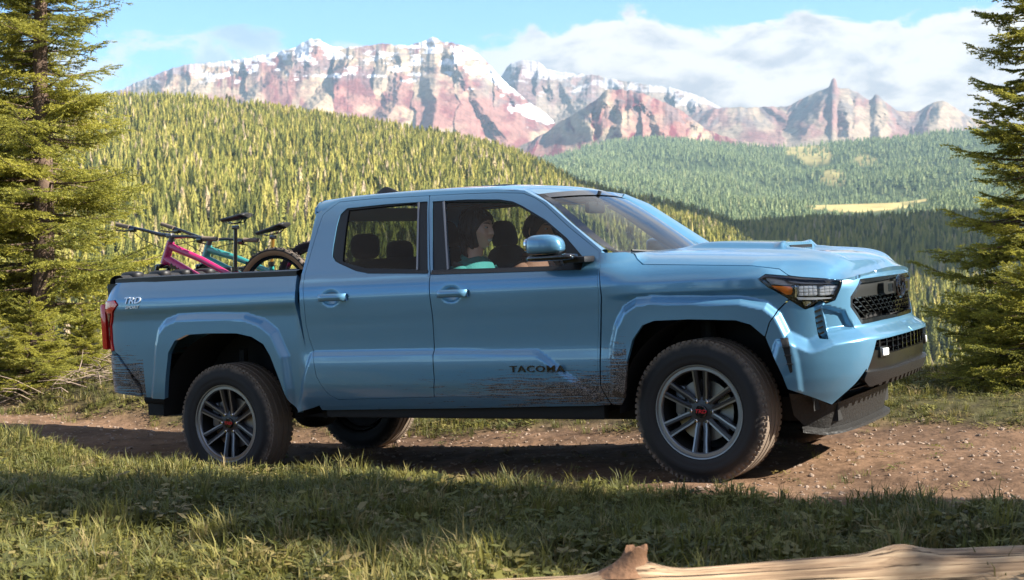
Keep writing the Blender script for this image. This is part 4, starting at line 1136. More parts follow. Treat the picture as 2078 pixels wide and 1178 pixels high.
    m.loft([[( -.052 + .066 * math.cos(a), .074 * math.sin(a), -.168 - .03 * math.cos(a)) for a in np.linspace(.35, 2 * math.pi - .35, 22)], [(-.05 + .082 * math.cos(a), .092 * math.sin(a), -.200 - .045 * math.cos(a)) for a in np.linspace(.5, 2 * math.pi - .5, 22)]])
    sm = pmat('shirt_cloth', shirtc, .8, bump=.5, bscale=28, var=.2, vscale=14)
    fixn(m.build('shirt', sm, root, angle=70))
    m = MB()
    for s in (-1, 1): m.tube([(-.06, s * .09, -.66), (.30, s * .12, -.60), (.36, s * .12, -.66), (.46, s * .12, -.90)], [.10, .08, .075, .055], 14)
    m.build('trousers', pmat('trouser_cloth', (.03, .04, .06), .85), root, angle=70)
    m = MB(); m.tube([(-.09, -.185 if seat_y < 0 else .185, -.20), (.065, -.09 if seat_y < 0 else .09, -.28), (.075, .03 if seat_y < 0 else -.03, -.42), (.05, .14 if seat_y < 0 else -.14, -.62)], .018, 6); 
    m.build('seat_belt', pmat('belt_grey', (.10, .10, .105), .7), root)
    return root
person('woman with dark tied back hair and teal shirt smiling in the passenger seat', -.38, bp(973, 467, -.38) - [.005, 0, 0], -6, 4, (.74, .46, .34), (.020, .012, .009), (.04, .24, .22), True)
person('man with short black hair driving on the far side of the cabin', .38, bp(1098, 470, .38) - [.02, 0, 0], -4, 2, (.64, .34, .21), (.010, .008, .008), (.22, .10, .06), False)

# ------------------------------------------------------------------ mountain bikes and the tailgate pad
M_SADDLE = pmat('saddle_black', (.014, .014, .015), .5)
M_TAN = pmat('tan_sidewall', (.30, .155, .07), .7)
def bike(label, y, paint, P, tan, post_gold):
    B = {k: bp(u, v, y) for k, (u, v) in P.items()}
    t = empty('mountain_bike', label, 'bicycle', 'bikes hanging over the tailgate', M=TRUCK)
    mp_ = pmat('bike_paint_' + paint[0], paint[1], .3, coat=.8); seat = B['seat_top']; head = B['head_top']
    ax = B['rear_axle']; hd = B['head_low'] - B['head_top']; hd /= np.linalg.norm(hd)
    bb = np.array([(seat[0] + ax[0]) / 2 - .22, y, ax[2] - .02])
    bb = np.array([seat[0] - .03, y, ax[2] + .005])
    m = MB()
    m.tube([B['head_top'] - hd * .01, B['head_low'] + hd * .01], [.029, .034], 14)
    m.tube([head + hd * .025, head * .5 + seat * .5 + [0, 0, -.015], seat + [0, 0, -.03]], [.028, .024, .020], 12)
    m.tube([B['head_low'] - hd * .03, (B['head_low'] * .6 + bb * .4) + [.0, 0, .02], bb], [.034, .036, .034], 12)
    m.tube([seat + [0, 0, .035], seat, bb], [.021, .021, .022], 12)
    m.tube([bb + [0, -.045, 0], bb + [0, .045, 0]], .028, 12)
    for s in (-1, 1):
        m.tube([seat + [.03, s * .02, -.09], seat + [.12, s * .055, -.14], ax + [0, s * .075, 0]], [.012, .011, .010], 8); m.tube([bb + [.03, s * .03, 0], (bb + ax) / 2 + [0, s * .06, 0], ax + [0, s * .075, 0]], [.015, .014, .012], 8)
    m.build('frame', mp_, t, angle=50)
    for s in (-.034, .034):
        pass
    m = MB(); c = head * .62 + B['head_low'] * .38; dn = (bb - B['head_low']); dn /= np.linalg.norm(dn)
    for k in range(3):
        q = B['head_low'] + dn * (.11 + .035 * k); m.box(q + [0, -.035, .01], (.022, .004, .05 - .008 * k), np.array(Matrix.Rotation(-.5, 3, 'Y')))
    m.build('frame_stripe', pmat('cream_print', (.62, .55, .44), .5) if not tan else M_GLOSSBLACK, t)
    m = MB(); m.tube([seat + [0, 0, .03], B['post_top']], .0155, 10); m.build('seat_post', pmat('gold_post', (.55, .30, .07), .25, metal=.8) if post_gold else M_GLOSSBLACK, t)
    m = MB(); m.tube([seat + [0, 0, .015], seat + [0, 0, .05]], .024, 10); m.build('seat_clamp', M_GLOSSBLACK, t)
    # saddle, nose towards the handlebar
    a, b = B['saddle_nose'], B['saddle_tail']; L_ = np.linalg.norm(b - a); ex = (b - a) / L_; m = MB(); rows = []
    for s, w, h in ((0, .012, .016), (.04, .022, .022), (.3, .026, .026), (.55, .042, .030), (.78, .070, .034), (.93, .072, .034), (1.0, .050, .026)):
        c = a + ex * L_ * s; rows.append([c + np.array([0, w * math.cos(q), h * (.55 * math.sin(q) if math.sin(q) > 0 else .9 * math.sin(q) * (1 - .5 * abs(math.cos(q))))]) for q in np.linspace(0, 2 * math.pi, 18, endpoint=False)])
    m.loft(rows, close=True); m.F += [tuple(range(18)), tuple(6 * 18 + q for q in range(18))]
    sd = fixn(m.build('saddle', M_SADDLE, t, angle=60)); m = MB()
    for s in (-.022, .022): m.tube([a + ex * L_ * .18 + [0, s, -.02], a + ex * L_ * .4 + [0, s, -.045], a + ex * L_ * .75 + [0, s, -.045], a + ex * L_ * .88 + [0, s, -.02]], .0035, 6)
    m.box(B['post_top'] + [0, 0, .0], (.035, .05, .03), bev=.008); m.build('saddle_rails', M_GLOSSBLACK, sd)
    # cockpit
    st = head - hd * .055; m = MB(); m.tube([head, head - hd * .06], .022, 10); fw = np.array([-1, 0, .12]); m.box(st + fw * .02, (.055, .045, .035), bev=.01); m.build('stem', pmat('stem_metal', (.12, .12, .125), .35, metal=.7), t)
    Ln, Rf = B['grip_near'], B['grip_far']; cb = st + fw * .045
    P_ = [Ln, Ln + (cb - Ln) * .35 + [0, 0, .003], Ln + (cb - Ln) * .62, cb + (Ln - cb) * .14 + [0, 0, -.006], cb, cb + (Rf - cb) * .14 + [0, 0, -.006], cb + (Rf - cb) * .40 + [0, 0, .004], Rf + (cb - Rf) * .34, Rf]
    m = MB(); m.tube(P_, [.011, .011, .012, .0155, .016, .0155, .012, .011, .011], 10); hb = m.build('handlebar', M_GLOSSBLACK, t)
    for e, c in ((Ln, cb), (Rf, cb)):
        d = (c - e) / np.linalg.norm(c - e); m = MB(); m.tube([e, e + d * .01, e + d * .13, e + d * .135], [.017, .0165, .0160, .019], 12); m.build('grip', M_RUBBER, hb)
        q = e + d * .17; m = MB(); m.box(q + [0, 0, -.015], (.05, .035, .035), bev=.008); m.tube([q + [-.01, 0, -.015], q + [-.055, 0, -.025] - d * .03, q + [-.06, 0, -.035] - d * .12], [.009, .007, .005], 8); m.build('brake_lever', M_GLOSSBLACK, hb)
        m = MB(); mid = (q + head) / 2; m.tube([q + [-.02, 0, -.015], mid + [-.09, 0, -.03], head + [-.06, 0, -.05] + np.array([0, (e[1] - y) * .1, 0]), B['head_low'] + [-.01, 0, 0]], .0030, 6); m.build('cable', M_BLACK, t)
    # fork and wheels
    crown = B['head_low'] + hd * .03; fa = crown + hd * .50 + [-.03, 0, 0]; m = MB(); m.box(crown, (.05, .15, .035), bev=.012)
    for s in (-.062, .062): m.tube([crown + [0, s, .01], crown + hd * .22 + [0, s, 0]], .0165, 10); m.tube([crown + hd * .20 + [-.003, s, 0], fa + [0, s, 0]], [.023, .019], 10)
    m.tube([crown + hd * .2 + [-.02, -.062, 0], crown + hd * .17 + [-.045, 0, .03], crown + hd * .2 + [-.02, .062, 0]], .012, 8); m.build('fork', M_GLOSSBLACK, t)
    for cen, nm in ((ax, 'wheel'), (fa, 'wheel')):
        w = empty(nm, parent=t); w.location = cen; R = .365
        m = MB(); m.lathe([(R - .052, -.014), (R - .030, -.026), (R - .012, -.027), (R - .003, -.018), (R, 0), (R - .003, .018), (R - .012, .027), (R - .030, .026), (R - .052, .014)], 64)
        for k in range(60):
            q = 2 * math.pi * k / 60; c, s = math.cos(q), math.sin(q); Rm = np.array([[c, 0, -s], [0, 1, 0], [s, 0, c]])
            for yy in ((-.010, .010) if k % 2 else (-.021, .021)): m.box((c * (R + .000), yy, s * (R + .000)), (.008, .010, .014), Rm)
        m.build('tyre', M_RUBBER, w, angle=40)
        if tan:
            m = MB()
            for s in (-1, 1): m.lathe([(R - .054, s * .0145), (R - .046, s * .0205), (R - .030, s * .0268), (R - .020, s * .0278)], 64)
            m.build('sidewall', M_TAN, w)
        m = MB(); m.lathe([(R - .050, -.015), (R - .075, -.012), (R - .078, 0), (R - .075, .012), (R - .050, .015)], 64); m.build('rim', M_GLOSSBLACK, w)
        m = MB(); m.tube([(0, -.05, 0), (0, .05, 0)], .022, 12)
        for k in range(28):
            q = 2 * math.pi * k / 28; m.tube([(.02 * math.cos(q + .5 * (-1) ** k), .035 * (-1) ** k, .02 * math.sin(q + .5 * (-1) ** k)), ((R - .075) * math.cos(q), 0, (R - .075) * math.sin(q))], .0011, 3, cap=False)
        m.build('spokes', M_GLOSSBLACK, w)['kind'] = 'stuff'
    m = MB()
    for s, q in ((-1, .6), (1, .6 + math.pi)):
        d = np.array([math.cos(q), 0, math.sin(q)]); m.tube([bb + [0, s * .07, 0], bb + d * .17 + [0, s * .085, 0]], .012, 8); m.box(bb + d * .17 + [0, s * .13, 0], (.09, .09, .018), bev=.006)
    m.lathe([(.06, -.052), (.075, -.052), (.075, -.048), (.06, -.048)], 28, c=bb); m.build('crankset', M_GLOSSBLACK, t)
    return t
bike('pink mountain bike with tan tyre walls, nearer of the two in the truck bed', .05, ('pink', (.40, .012, .10)), dict(head_top=(346, 493), head_low=(335, 533), seat_top=(478, 556), post_top=(478, 462), saddle_nose=(449, 447), saddle_tail=(504, 436), rear_axle=(562, 606), grip_near=(237, 456), grip_far=(441, 486)), True, False)
bike('teal mountain bike with a gold seat post, farther of the two in the truck bed', .47, ('teal', (.03, .24, .21)), dict(head_top=(423, 500), head_low=(415, 533), seat_top=(551, 545), post_top=(554, 482), saddle_nose=(520, 474), saddle_tail=(582, 455), rear_axle=(640, 588), grip_near=(328, 455), grip_far=(524, 488)), False, True)
def pad():
    t = empty('tailgate_pad', 'black padded cover draped over the tailgate under both bikes', 'tailgate pad', M=TRUCK)
    m = MB(); rows = []
    for y in np.linspace(-.70, .74, 25):
        k = 1 + .06 * math.sin(y * 21)
        rows.append([(-1.045 + x * k, y, 1.285 + z * k) for x, z in ((.085, -.18), (.090, -.04), (.075, .03), (.03, .058), (-.03, .060), (-.075, .034), (-.092, -.04), (-.088, -.42))])
    m.loft(rows); c = m.build('cover', M_SEAT, t, angle=60)
    for y in (-.56, -.28, -.06, .20, .42, .64):
        m = MB(); superell(m, (-1.04, y, 1.338), (.085, .055, .028), 3, 16, 8); m.build('cushion', M_SADDLE, t)
pad()
# ------------------------------------------------------------------ noise for terrain
def _hash(ix, iy, seed):
    h = (ix.astype(np.int64) * 374761393 + iy.astype(np.int64) * 668265263 + seed * 1442695041) & 0xffffffff
    h = ((h ^ (h >> 13)) * 1274126177) & 0xffffffff
    return ((h ^ (h >> 16)) & 0xffffff) / 16777215.0
def vnoise(x, y, seed=0):
    x = np.asarray(x, float); y = np.asarray(y, float)
    ix, iy = np.floor(x), np.floor(y); fx, fy = x - ix, y - iy
    fx = fx * fx * fx * (fx * (fx * 6 - 15) + 10); fy = fy * fy * fy * (fy * (fy * 6 - 15) + 10)
    a, b, c, d = _hash(ix, iy, seed), _hash(ix + 1, iy, seed), _hash(ix, iy + 1, seed), _hash(ix + 1, iy + 1, seed)
    return (a * (1 - fx) + b * fx) * (1 - fy) + (c * (1 - fx) + d * fx) * fy
def fbm(x, y, o=5, seed=0, g=.5, ridged=False):
    s = 0; a = 1; t = 0
    for k in range(o):
        n = vnoise(np.asarray(x) * 2 ** k + 17.3 * k, np.asarray(y) * 2 ** k - 9.1 * k, seed + k)
        if ridged: n = 1 - np.abs(2 * n - 1)
        s = s + a * n; t += a; a *= g
    return s / t

def grid_mesh(name, P, mat, colr=None, kind='structure', closed=False):
    """P: rows x columns x 3"""
    r, c, _ = P.shape
    me = bpy.data.meshes.new(name)
    idx = np.arange(r * c).reshape(r, c)
    q = np.stack([idx[:-1, :-1], idx[:-1, 1:], idx[1:, 1:], idx[1:, :-1]], -1).reshape(-1, 4)
    me.vertices.add(r * c); me.vertices.foreach_set('co', P.astype(np.float32).ravel())
    me.loops.add(q.size); me.loops.foreach_set('vertex_index', q.astype(np.int32).ravel())
    me.polygons.add(len(q)); me.polygons.foreach_set('loop_start', np.arange(0, q.size, 4, dtype=np.int32)); me.polygons.foreach_set('loop_total', np.full(len(q), 4, np.int32))
    me.update(calc_edges=True); me.shade_smooth()
    if colr is not None:
        at_ = me.color_attributes.new('albedo', 'FLOAT_COLOR', 'POINT')
        at_.data.foreach_set('color', np.concatenate([colr.reshape(-1, 3), np.ones((r * c, 1))], 1).astype(np.float32).ravel())
    o = link(name, me, None, mat)
    if kind: o['kind'] = kind
    return o
def attr_mat(name, rough=.95, bump=0, bscale=1.0, var=.12, vscale=1.0, spec=.1):
    m, nt, b, N, L = nodes(name)
    b.inputs['Roughness'].default_value = rough; b.inputs['Specular IOR Level'].default_value = spec
    a = N('ShaderNodeAttribute'); a.attribute_name = 'albedo'
    tc = N('ShaderNodeTexCoord')
    nz = N('ShaderNodeTexNoise'); nz.inputs['Scale'].default_value = vscale; nz.inputs['Detail'].default_value = 6; nz.inputs['Roughness'].default_value = .65; L(tc.outputs['Object'], nz.inputs['Vector'])
    mr = N('ShaderNodeMapRange'); L(nz.outputs['Fac'], mr.inputs[0]); mr.inputs[1].default_value = .3; mr.inputs[2].default_value = .7; mr.inputs[3].default_value = 1 - var; mr.inputs[4].default_value = 1 + var
    mx = N('ShaderNodeMix'); mx.data_type = 'RGBA'; mx.blend_type = 'MULTIPLY'; mx.inputs[0].default_value = 1
    L(a.outputs['Color'], mx.inputs[6]); L(mr.outputs[0], mx.inputs[7]); L(mx.outputs[2], b.inputs['Base Color'])
    if bump:
        n2 = N('ShaderNodeTexNoise'); n2.inputs['Scale'].default_value = bscale; n2.inputs['Detail'].default_value = 8; L(tc.outputs['Object'], n2.inputs['Vector'])
        bp_ = N('ShaderNodeBump'); bp_.inputs['Strength'].default_value = bump; bp_.inputs['Distance'].default_value = .3 / bscale; L(n2.outputs['Fac'], bp_.inputs['Height']); L(bp_.outputs[0], b.inputs['Normal'])
    return m

# ------------------------------------------------------------------ the ridge the track runs along
HD = np.array([.8670, -.4984]); HA = np.array([.4984, .8670])        # along the track, across it (away from the camera)
W0 = t2w((0, -.745, RZ - .39)); W1 = t2w((3.35, -.775, FZ - .39)); W2 = t2w((0, .745, RZ - .39)); W3 = t2w((3.35, .775, FZ - .39))
def ground_z(X, Y):
    X = np.asarray(X, float); Y = np.asarray(Y, float)
    al = (X - W0[0]) * HD[0] + (Y - W0[1]) * HD[1]; ac = (X - W0[0]) * HA[0] + (Y - W0[1]) * HA[1]
    road = np.interp(al, [-14, -3, -1.2, 0, 3.35, 4.6, 6, 14], [.0, -.05, -.10, W0[2] + .005, W1[2] + .005, .225, .22, .25]) + np.clip(ac, -2, 4) * .024
    # two worn ruts
    for c in (0.0, 1.49): road = road - .035 * np.exp(-((ac - c) / .22) ** 2)
    road = road + .030
    road = road + .05 * (fbm(X * 1.1, Y * 1.1, 3, 5) - .5) + .035 * (fbm(X * 5, Y * 5, 3, 8) - .5) * (1 - .5 * np.exp(-(ac / .3) ** 2))
    # bank on the near side
    bz = np.interp(X, [-6, -2.6, -1.2, .3, 1.2, 2.2, 3.2, 6], [.24, .22, .22, .17, .20, .38, .46, .5]) + .10 * (fbm(X * .8, Y * .8, 3, 21) - .5) + .07 * (fbm(X * 2.6, Y * 2.6, 2, 22) - .5)
    bz = bz + np.interp(Y, [-10, 2, 4, 5.2, 8], [-.3, -.1, .0, .0, .0])
    edge = np.interp(al, [-6, -1, 0.6, 3.3, 4.2, 6], [-.55, -.62, -.85, -.50, -.62, -.60]) + .25 * (fbm(X * 1.3, Y * 1.3, 2, 31) - .5)
    w = ss(0, -.55, ac - edge)
    z = road * (1 - w) + bz * w
    # verge beyond the track, then the drop into the valley
    fe = np.interp(al, [-8, -3, 0, 4, 7], [1.1, 1.25, 1.75, 1.9, 1.8]) + .35 * (fbm(X * .7, Y * .7, 3, 41) - .5)
    v = ss(0, .9, ac - fe)
    vz = road + .10 + .16 * (fbm(X * .9, Y * .9, 3, 51) - .4) + np.interp(X, [-8, -3, 0, 6], [.18, .10, .0, .0])
    z = z * (1 - v) + vz * v
    lip = np.interp(X, [-12, -4, -1, 1.5, 3, 8], [17.5, 15.5, 13.8, 12.3, 11.6, 12.6])
    d = np.clip(Y - lip, 0, None)
    z = z - .75 * d * ss(0, 2.5, d) - .0 * d
    return z
def zone(X, Y):
    """0 track dirt .. 1 grass"""
    al = (X - W0[0]) * HD[0] + (Y - W0[1]) * HD[1]; ac = (X - W0[0]) * HA[0] + (Y - W0[1]) * HA[1]
    edge = np.interp(al, [-6, -1, 0.6, 3.3, 4.2, 6], [-.55, -.62, -.85, -.50, -.62, -.60]) + .25 * (fbm(X * 1.3, Y * 1.3, 2, 31) - .5)
    fe = np.interp(al, [-8, -3, 0, 4, 7], [1.1, 1.25, 1.75, 1.9, 1.8]) + .35 * (fbm(X * .7, Y * .7, 3, 41) - .5)
    n = fbm(X * 2.2, Y * 2.2, 4, 61) - .5
    near = ss(-.05, -.30, ac - edge + .35 * n); far = ss(.0, .55, ac - fe + .5 * n)
    return np.maximum(near, far), near, far
def build_ground():
    xs = np.unique(np.concatenate([np.linspace(-60, -9, 40), np.linspace(-9, 9, 300), np.linspace(9, 60, 40)]))
    ys = np.unique(np.concatenate([np.linspace(-45, 3, 40), np.linspace(3, 17, 260), np.linspace(17, 70, 40), np.linspace(70, 260, 12)]))
    X, Y = np.meshgrid(xs, ys); Z = ground_z(X, Y)
    g, near, far = zone(X, Y)
    n = fbm(X * 1.5, Y * 1.5, 5, 71)[..., None]; n2 = fbm(X * 6, Y * 6, 4, 72)[..., None]
    dirt = np.array([.072, .045, .030]) * (1 - n) + np.array([.20, .122, .074]) * n
    dirt = dirt * (.75 + .5 * n2)
    soil = np.array([.050, .040, .024]) * (1 - n2) + np.array([.085, .080, .030]) * n2
    c = dirt * (1 - g[..., None]) + soil * g[..., None]
    o = grid_mesh('ground', np.stack([X, Y, Z], -1), attr_mat('earth', .95, .9, 9.0, .30, 14.0), c)
    return o
build_ground()

# ------------------------------------------------------------------ far land, each sheet at its own distance
def vtoz(v, Y): return CAM.z + (HORIZON - np.asarray(v)) / F_PX * Y * 1.0006
def utox(u, Y): return (np.asarray(u) - PW / 2) / F_PX * Y
FAR = {}
def land(name, us, Ys, vfun, relief, mat, colfun, seed):
    """a slope rising away from the view: at each depth its height follows the valley's shape"""
    U, T = np.meshgrid(us, np.linspace(0, 1, len(Ys))); Y = np.repeat(np.asarray(Ys)[:, None], len(us), 1)
    V = vfun(U, T, Y); X = utox(U, Y); Z = vtoz(V, Y)
    Z = Z + relief(X, Y, T)
    o = grid_mesh(name, np.stack([X, Y, Z], -1), mat, colfun(X, Y, Z, U, V, T))
    FAR[name] = (us, Ys, X, Y, Z, U, V, T)
    return o
M_LAND = attr_mat('forest_floor', .95, .4, .05, .25, .02)
M_ROCK = attr_mat('mountain_rock', .92, 1.0, .022, .30, .012)
def crest(pts):
    P = np.array(pts, float); f = cspl(P[:, 0], P[:, 1]); return f
CR_A = crest([(-1700, 250), (-1200, 225), (-500, 208), (0, 212), (160, 216), (300, 212), (500, 231), (640, 252), (800, 274), (960, 298), (1080, 334), (1180, 388), (1300, 420), (1400, 442), (1480, 470), (1540, 505), (1620, 560), (1800, 700)])
def vA(U, T, Y):
    base = np.interp(U, [-500, 900, 1400, 1800], [650, 650, 660, 760]); c = CR_A(U)
    g = np.where(T < .88, 1 - (1 - T / .88) ** 1.25, 1.0)
    v = base + (c - base) * g + 260 * ss(.04, 0, T)
    return v + np.where(T > .88, (T - .88) / .12 * 45, 0)
YA = 560 * (2300 / 560) ** np.linspace(0, 1, 110)
def relA(X, Y, T): return (fbm(X / 160, Y / 160, 4, 101) - .5) * 26 * ss(0, .2, T) * (1 - .6 * ss(.6, .9, T))
def colA(X, Y, Z, U, V, T):
    n = fbm(X / 40, Y / 40, 4, 102)[..., None]; c = np.array([.035, .036, .016]) * (1 - n) + np.array([.10, .085, .035]) * n
    k = ss(.70, .78, fbm(X / 150, Y / 70, 3, 103))[..., None] * .8; return c * (1 - k) + np.array([.26, .20, .09]) * k
land('wooded_hill', np.linspace(-1700, 1800, 330), YA, vA, relA, M_LAND, colA, 1)
CR_B = crest([(1100, 500), (1300, 476), (1450, 474), (1620, 464), (1750, 459), (1900, 452), (2078, 440), (2500, 415), (3700, 380)])
def vB(U, T, Y):
    c = CR_B(U); base = np.interp(U, [1100, 1700, 2000, 2500], [900, 900, 880, 860]); g = np.where(T < .9, 1 - (1 - T / .9) ** 1.6, 1.0)
    return base + (c - base) * g + np.where(T > .9, (T - .9) / .1 * 40, 0)
YB = 620 * (2700 / 620) ** np.linspace(0, 1, 110)
def relB(X, Y, T): return (fbm(X / 200, Y / 200, 4, 111) - .5) * 40 * ss(0, .2, T) * (1 - .7 * ss(.7, .9, T))
land('wooded_valley', np.linspace(1100, 3700, 270), YB, vB, relB, M_LAND, colA, 2)
CR_C = crest([(700, 352), (960, 318), (1080, 322), (1200, 296), (1330, 284), (1500, 298), (1600, 306), (1700, 296), (1850, 281), (1950, 268), (2078, 262), (2600, 240), (3200, 250), (3700, 215)])
def vC(U, T, Y):
    c = CR_C(U); base = 470 + 0 * U; t = T / .93
    g = np.where(T < .93, np.interp(t, [0, .25, .40, 1], [0, .30, .36, 1.0]), 1.0)
    return base + (c - base) * g + np.where(T > .93, (T - .93) / .07 * 20, 0)
YC = 2750 * (6800 / 2750) ** np.linspace(0, 1, 130)
def relC(X, Y, T): return (fbm(X / 700, Y / 700, 5, 121) - .5) * 190 * ss(0.25, .5, T) * (1 - .8 * ss(.75, .93, T)) + (fbm(X / 250, Y / 250, 3, 122) - .5) * 40 * ss(.3, .5, T) * (1 - .8 * ss(.8, .93, T))
def meadow(U, V, X, Y):
    m = 0
    for u, v, a, b, q0 in ((1740, 414, 110, 17, 1), (1850, 400, 36, 12, 1), (1800, 397, 28, 9, 1), (1590, 385, 45, 12, .8), (1640, 312, 50, 10, .75), (1760, 318, 30, 8, .7), (1690, 350, 26, 7, .6)):
        q = ((U - u) / a) ** 2 + ((V - v) / b) ** 2; m = np.maximum(m, q0 * ss(1.25, .7, q + 1.1 * (fbm(U / 14, V / 5, 4, 131) - .5)))
    return m
def colC(X, Y, Z, U, V, T):
    n = fbm(X / 120, Y / 120, 4, 123)[..., None]; c = np.array([.035, .055, .028]) * (1 - n) + np.array([.075, .095, .04]) * n
    k = meadow(U, V, X, Y)[..., None]; return c * (1 - k) + (np.array([.44, .36, .15]) * (.8 + .4 * n)) * k
land('far_hills', np.linspace(700, 3700, 460), YC, vC, relC, M_LAND, colC, 3)
# joining ground down in the valley
def basin():
    xs = np.linspace(-1800, 3000, 60); ys = np.concatenate([np.linspace(60, 900, 30), np.linspace(950, 3200, 30)])
    X, Y = np.meshgrid(xs, ys); Z = -45 - 60 * ss(60, 500, Y) + (fbm(X / 200, Y / 200, 4, 141) - .5) * 30
    Z = np.where(Y > 800, Z - (Y - 800) * .05, Z)
    grid_mesh('valley_floor', np.stack([X, Y, Z], -1), M_LAND, colA(X, Y, Z, X, Y, X * 0))
basin()

# mountains
def massif(name, pts, u0, u1, vb, Yn, Yf, seed, colfun, nu=500, nv=150, spur=420, back=True, gexp=1.0, wob=3.0, ridges=(), peaks=()):
    f = crest(pts); us = np.linspace(u0, u1, nu); ts = np.concatenate([np.linspace(0, 1, nv), [1.04, 1.10]])
    U, T = np.meshgrid(us, ts); c = f(U); 
    c = c + wob * (fbm(U / 9, U * 0 + seed, 4, seed) - .5) * 2 * np.clip((vb(U) - c) / 40, 0, 1)
    b = vb(U); t1 = np.clip(T, 0, 1); V = b + (c - b) * t1 ** gexp
    V = V + np.where(T > 1, (T - 1) * 260, 0)
    Y = Yn + (Yf - Yn) * T
    # spurs and gullies fanning out below the peaks, breaking up downwards, cut by ledges
    pk = np.array(peaks if len(peaks) else [(u0 + u1) / 2], float); kk = np.argmin(np.abs(U[..., None] + 14 * (fbm(U / 30, V / 30, 3, seed + 8) - .5)[..., None] * 2 - pk), -1); u_k = pk[kk]
    Uf = u_k * 1.7 + (U - u_k) * 85 / (np.clip(V - c, 0, None) + 50) + 20 * (fbm(U / 60, V / 45, 3, seed + 1) - .5)
    w = fbm(U / 110, V / 90, 3, seed + 1) - .5
    s1 = fbm(Uf / 120, V / 150, 3, seed + 2, .5, True); s2 = fbm(Uf / 42, V / 46, 4, seed + 3, .6, True); s3 = fbm(U / 13 + w * 5, V / 11, 3, seed + 5, .6, True); led = fbm(U / 60, V / 3.2, 3, seed + 4)
    amp = np.clip(t1 * 1.4, .12, 1) * np.clip((1.06 - t1) * 6, .25, 1)
    D = -spur * (s1 - .62) * 2.2 * amp - .30 * spur * (s2 - .6) * amp * ss(.0, .5, t1) - .11 * spur * (s3 - .6) * amp * ss(.3, .7, t1) - .05 * spur * (led - .5) * ss(.45, .8, t1)
    # the main ridges, each steep on its left flank and easy on its right
    wu = U + 9 * (fbm(U / 7, V / 6, 3, seed + 23) - .5) + 22 * (fbm(U / 45, V / 38, 4, seed + 21) - .5) + 7 * (fbm(U / 14, V / 12, 3, seed + 22) - .5); big = np.zeros_like(U)
    for ln in ridges:
        q = np.array(ln, float); ur = np.interp(V, q[:, 1], q[:, 0]); dl = wu - ur; along = ss(q[0, 1] - 14, q[0, 1] + 14, V) * ss(q[-1, 1] + 10, q[-1, 1] - 45, V)
        k = np.where(dl < 0, np.clip(1 + dl / 34, 0, 1), np.clip(1 - dl / 120, 0, 1)); big = np.maximum(big, k * along)
    D = D - spur * 1.05 * big * np.clip((1.04 - t1) * 7, .1, 1)
    Y2 = Y + D; X = utox(U, Y2); Z = vtoz(V, Y2)
    cc = colfun(U, V, t1, s1, s2, s3, led, w, seed, Uf)
    return grid_mesh(name, np.stack([X, Y2, Z], -1), M_ROCK, cc)
def lerp(a, b, k): return a * (1 - k) + b * k
def rock_colors(snow=1.0, red=1.0, grey=.0):
    def f(U, V, t, s1, s2, s3, led, w, seed, Uf):
        n = fbm(Uf / 55, V / 60, 4, seed + 11)[..., None]; st = fbm(Uf / 22, V / 42, 4, seed + 12)[..., None]; fine = fbm(U / 5, V / 5, 4, seed + 13)[..., None]
        cream = np.array([.42, .315, .21]); pink = np.array([.31, .155, .125]); brick = np.array([.195, .060, .058]); gr = np.array([.17, .15, .15]); ol = np.array([.13, .14, .065]); white = np.array([.60, .60, .62])
        c = lerp(cream, pink, ss(.38, .60, n + .25 * (st - .5)))
        c = lerp(c, brick, red * ss(.56, .70, st + .28 * (n - .5)) * .8)
        tt = t[..., None]
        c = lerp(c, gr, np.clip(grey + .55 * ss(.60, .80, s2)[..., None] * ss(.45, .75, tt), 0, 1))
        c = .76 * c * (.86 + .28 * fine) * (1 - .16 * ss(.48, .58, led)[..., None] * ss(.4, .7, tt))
        c = lerp(c, ol, ss(.24, .05, tt + .22 * (n - .5)) * .85)
        if snow:
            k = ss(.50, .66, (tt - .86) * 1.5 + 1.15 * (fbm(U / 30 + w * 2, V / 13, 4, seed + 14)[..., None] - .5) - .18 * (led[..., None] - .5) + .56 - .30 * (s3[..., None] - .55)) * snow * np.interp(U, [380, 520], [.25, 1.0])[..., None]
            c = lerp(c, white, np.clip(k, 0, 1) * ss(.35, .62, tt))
        return c
    return f
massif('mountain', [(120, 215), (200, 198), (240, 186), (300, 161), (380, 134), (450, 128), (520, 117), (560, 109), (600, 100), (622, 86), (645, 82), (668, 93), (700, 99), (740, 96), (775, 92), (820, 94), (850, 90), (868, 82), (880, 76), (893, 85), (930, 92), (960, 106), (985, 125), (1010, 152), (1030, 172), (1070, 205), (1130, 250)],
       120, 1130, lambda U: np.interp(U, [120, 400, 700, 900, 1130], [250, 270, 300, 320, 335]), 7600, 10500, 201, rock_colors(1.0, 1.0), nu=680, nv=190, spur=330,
       peaks=[300, 385, 455, 540, 640, 722, 800, 885, 965, 1040], ridges=[[(722, 96), (705, 140), (672, 190), (600, 262), (560, 300)], [(645, 83), (590, 140), (520, 200), (450, 262)], [(802, 90), (826, 140), (806, 210), (740, 300)], [(886, 78), (930, 145), (985, 225), (1040, 300)], [(455, 128), (412, 180), (340, 240)], [(380, 134), (335, 180), (262, 222)], [(962, 104), (1010, 165), (1065, 245)], [(870, 150), (890, 210), (880, 300)]])
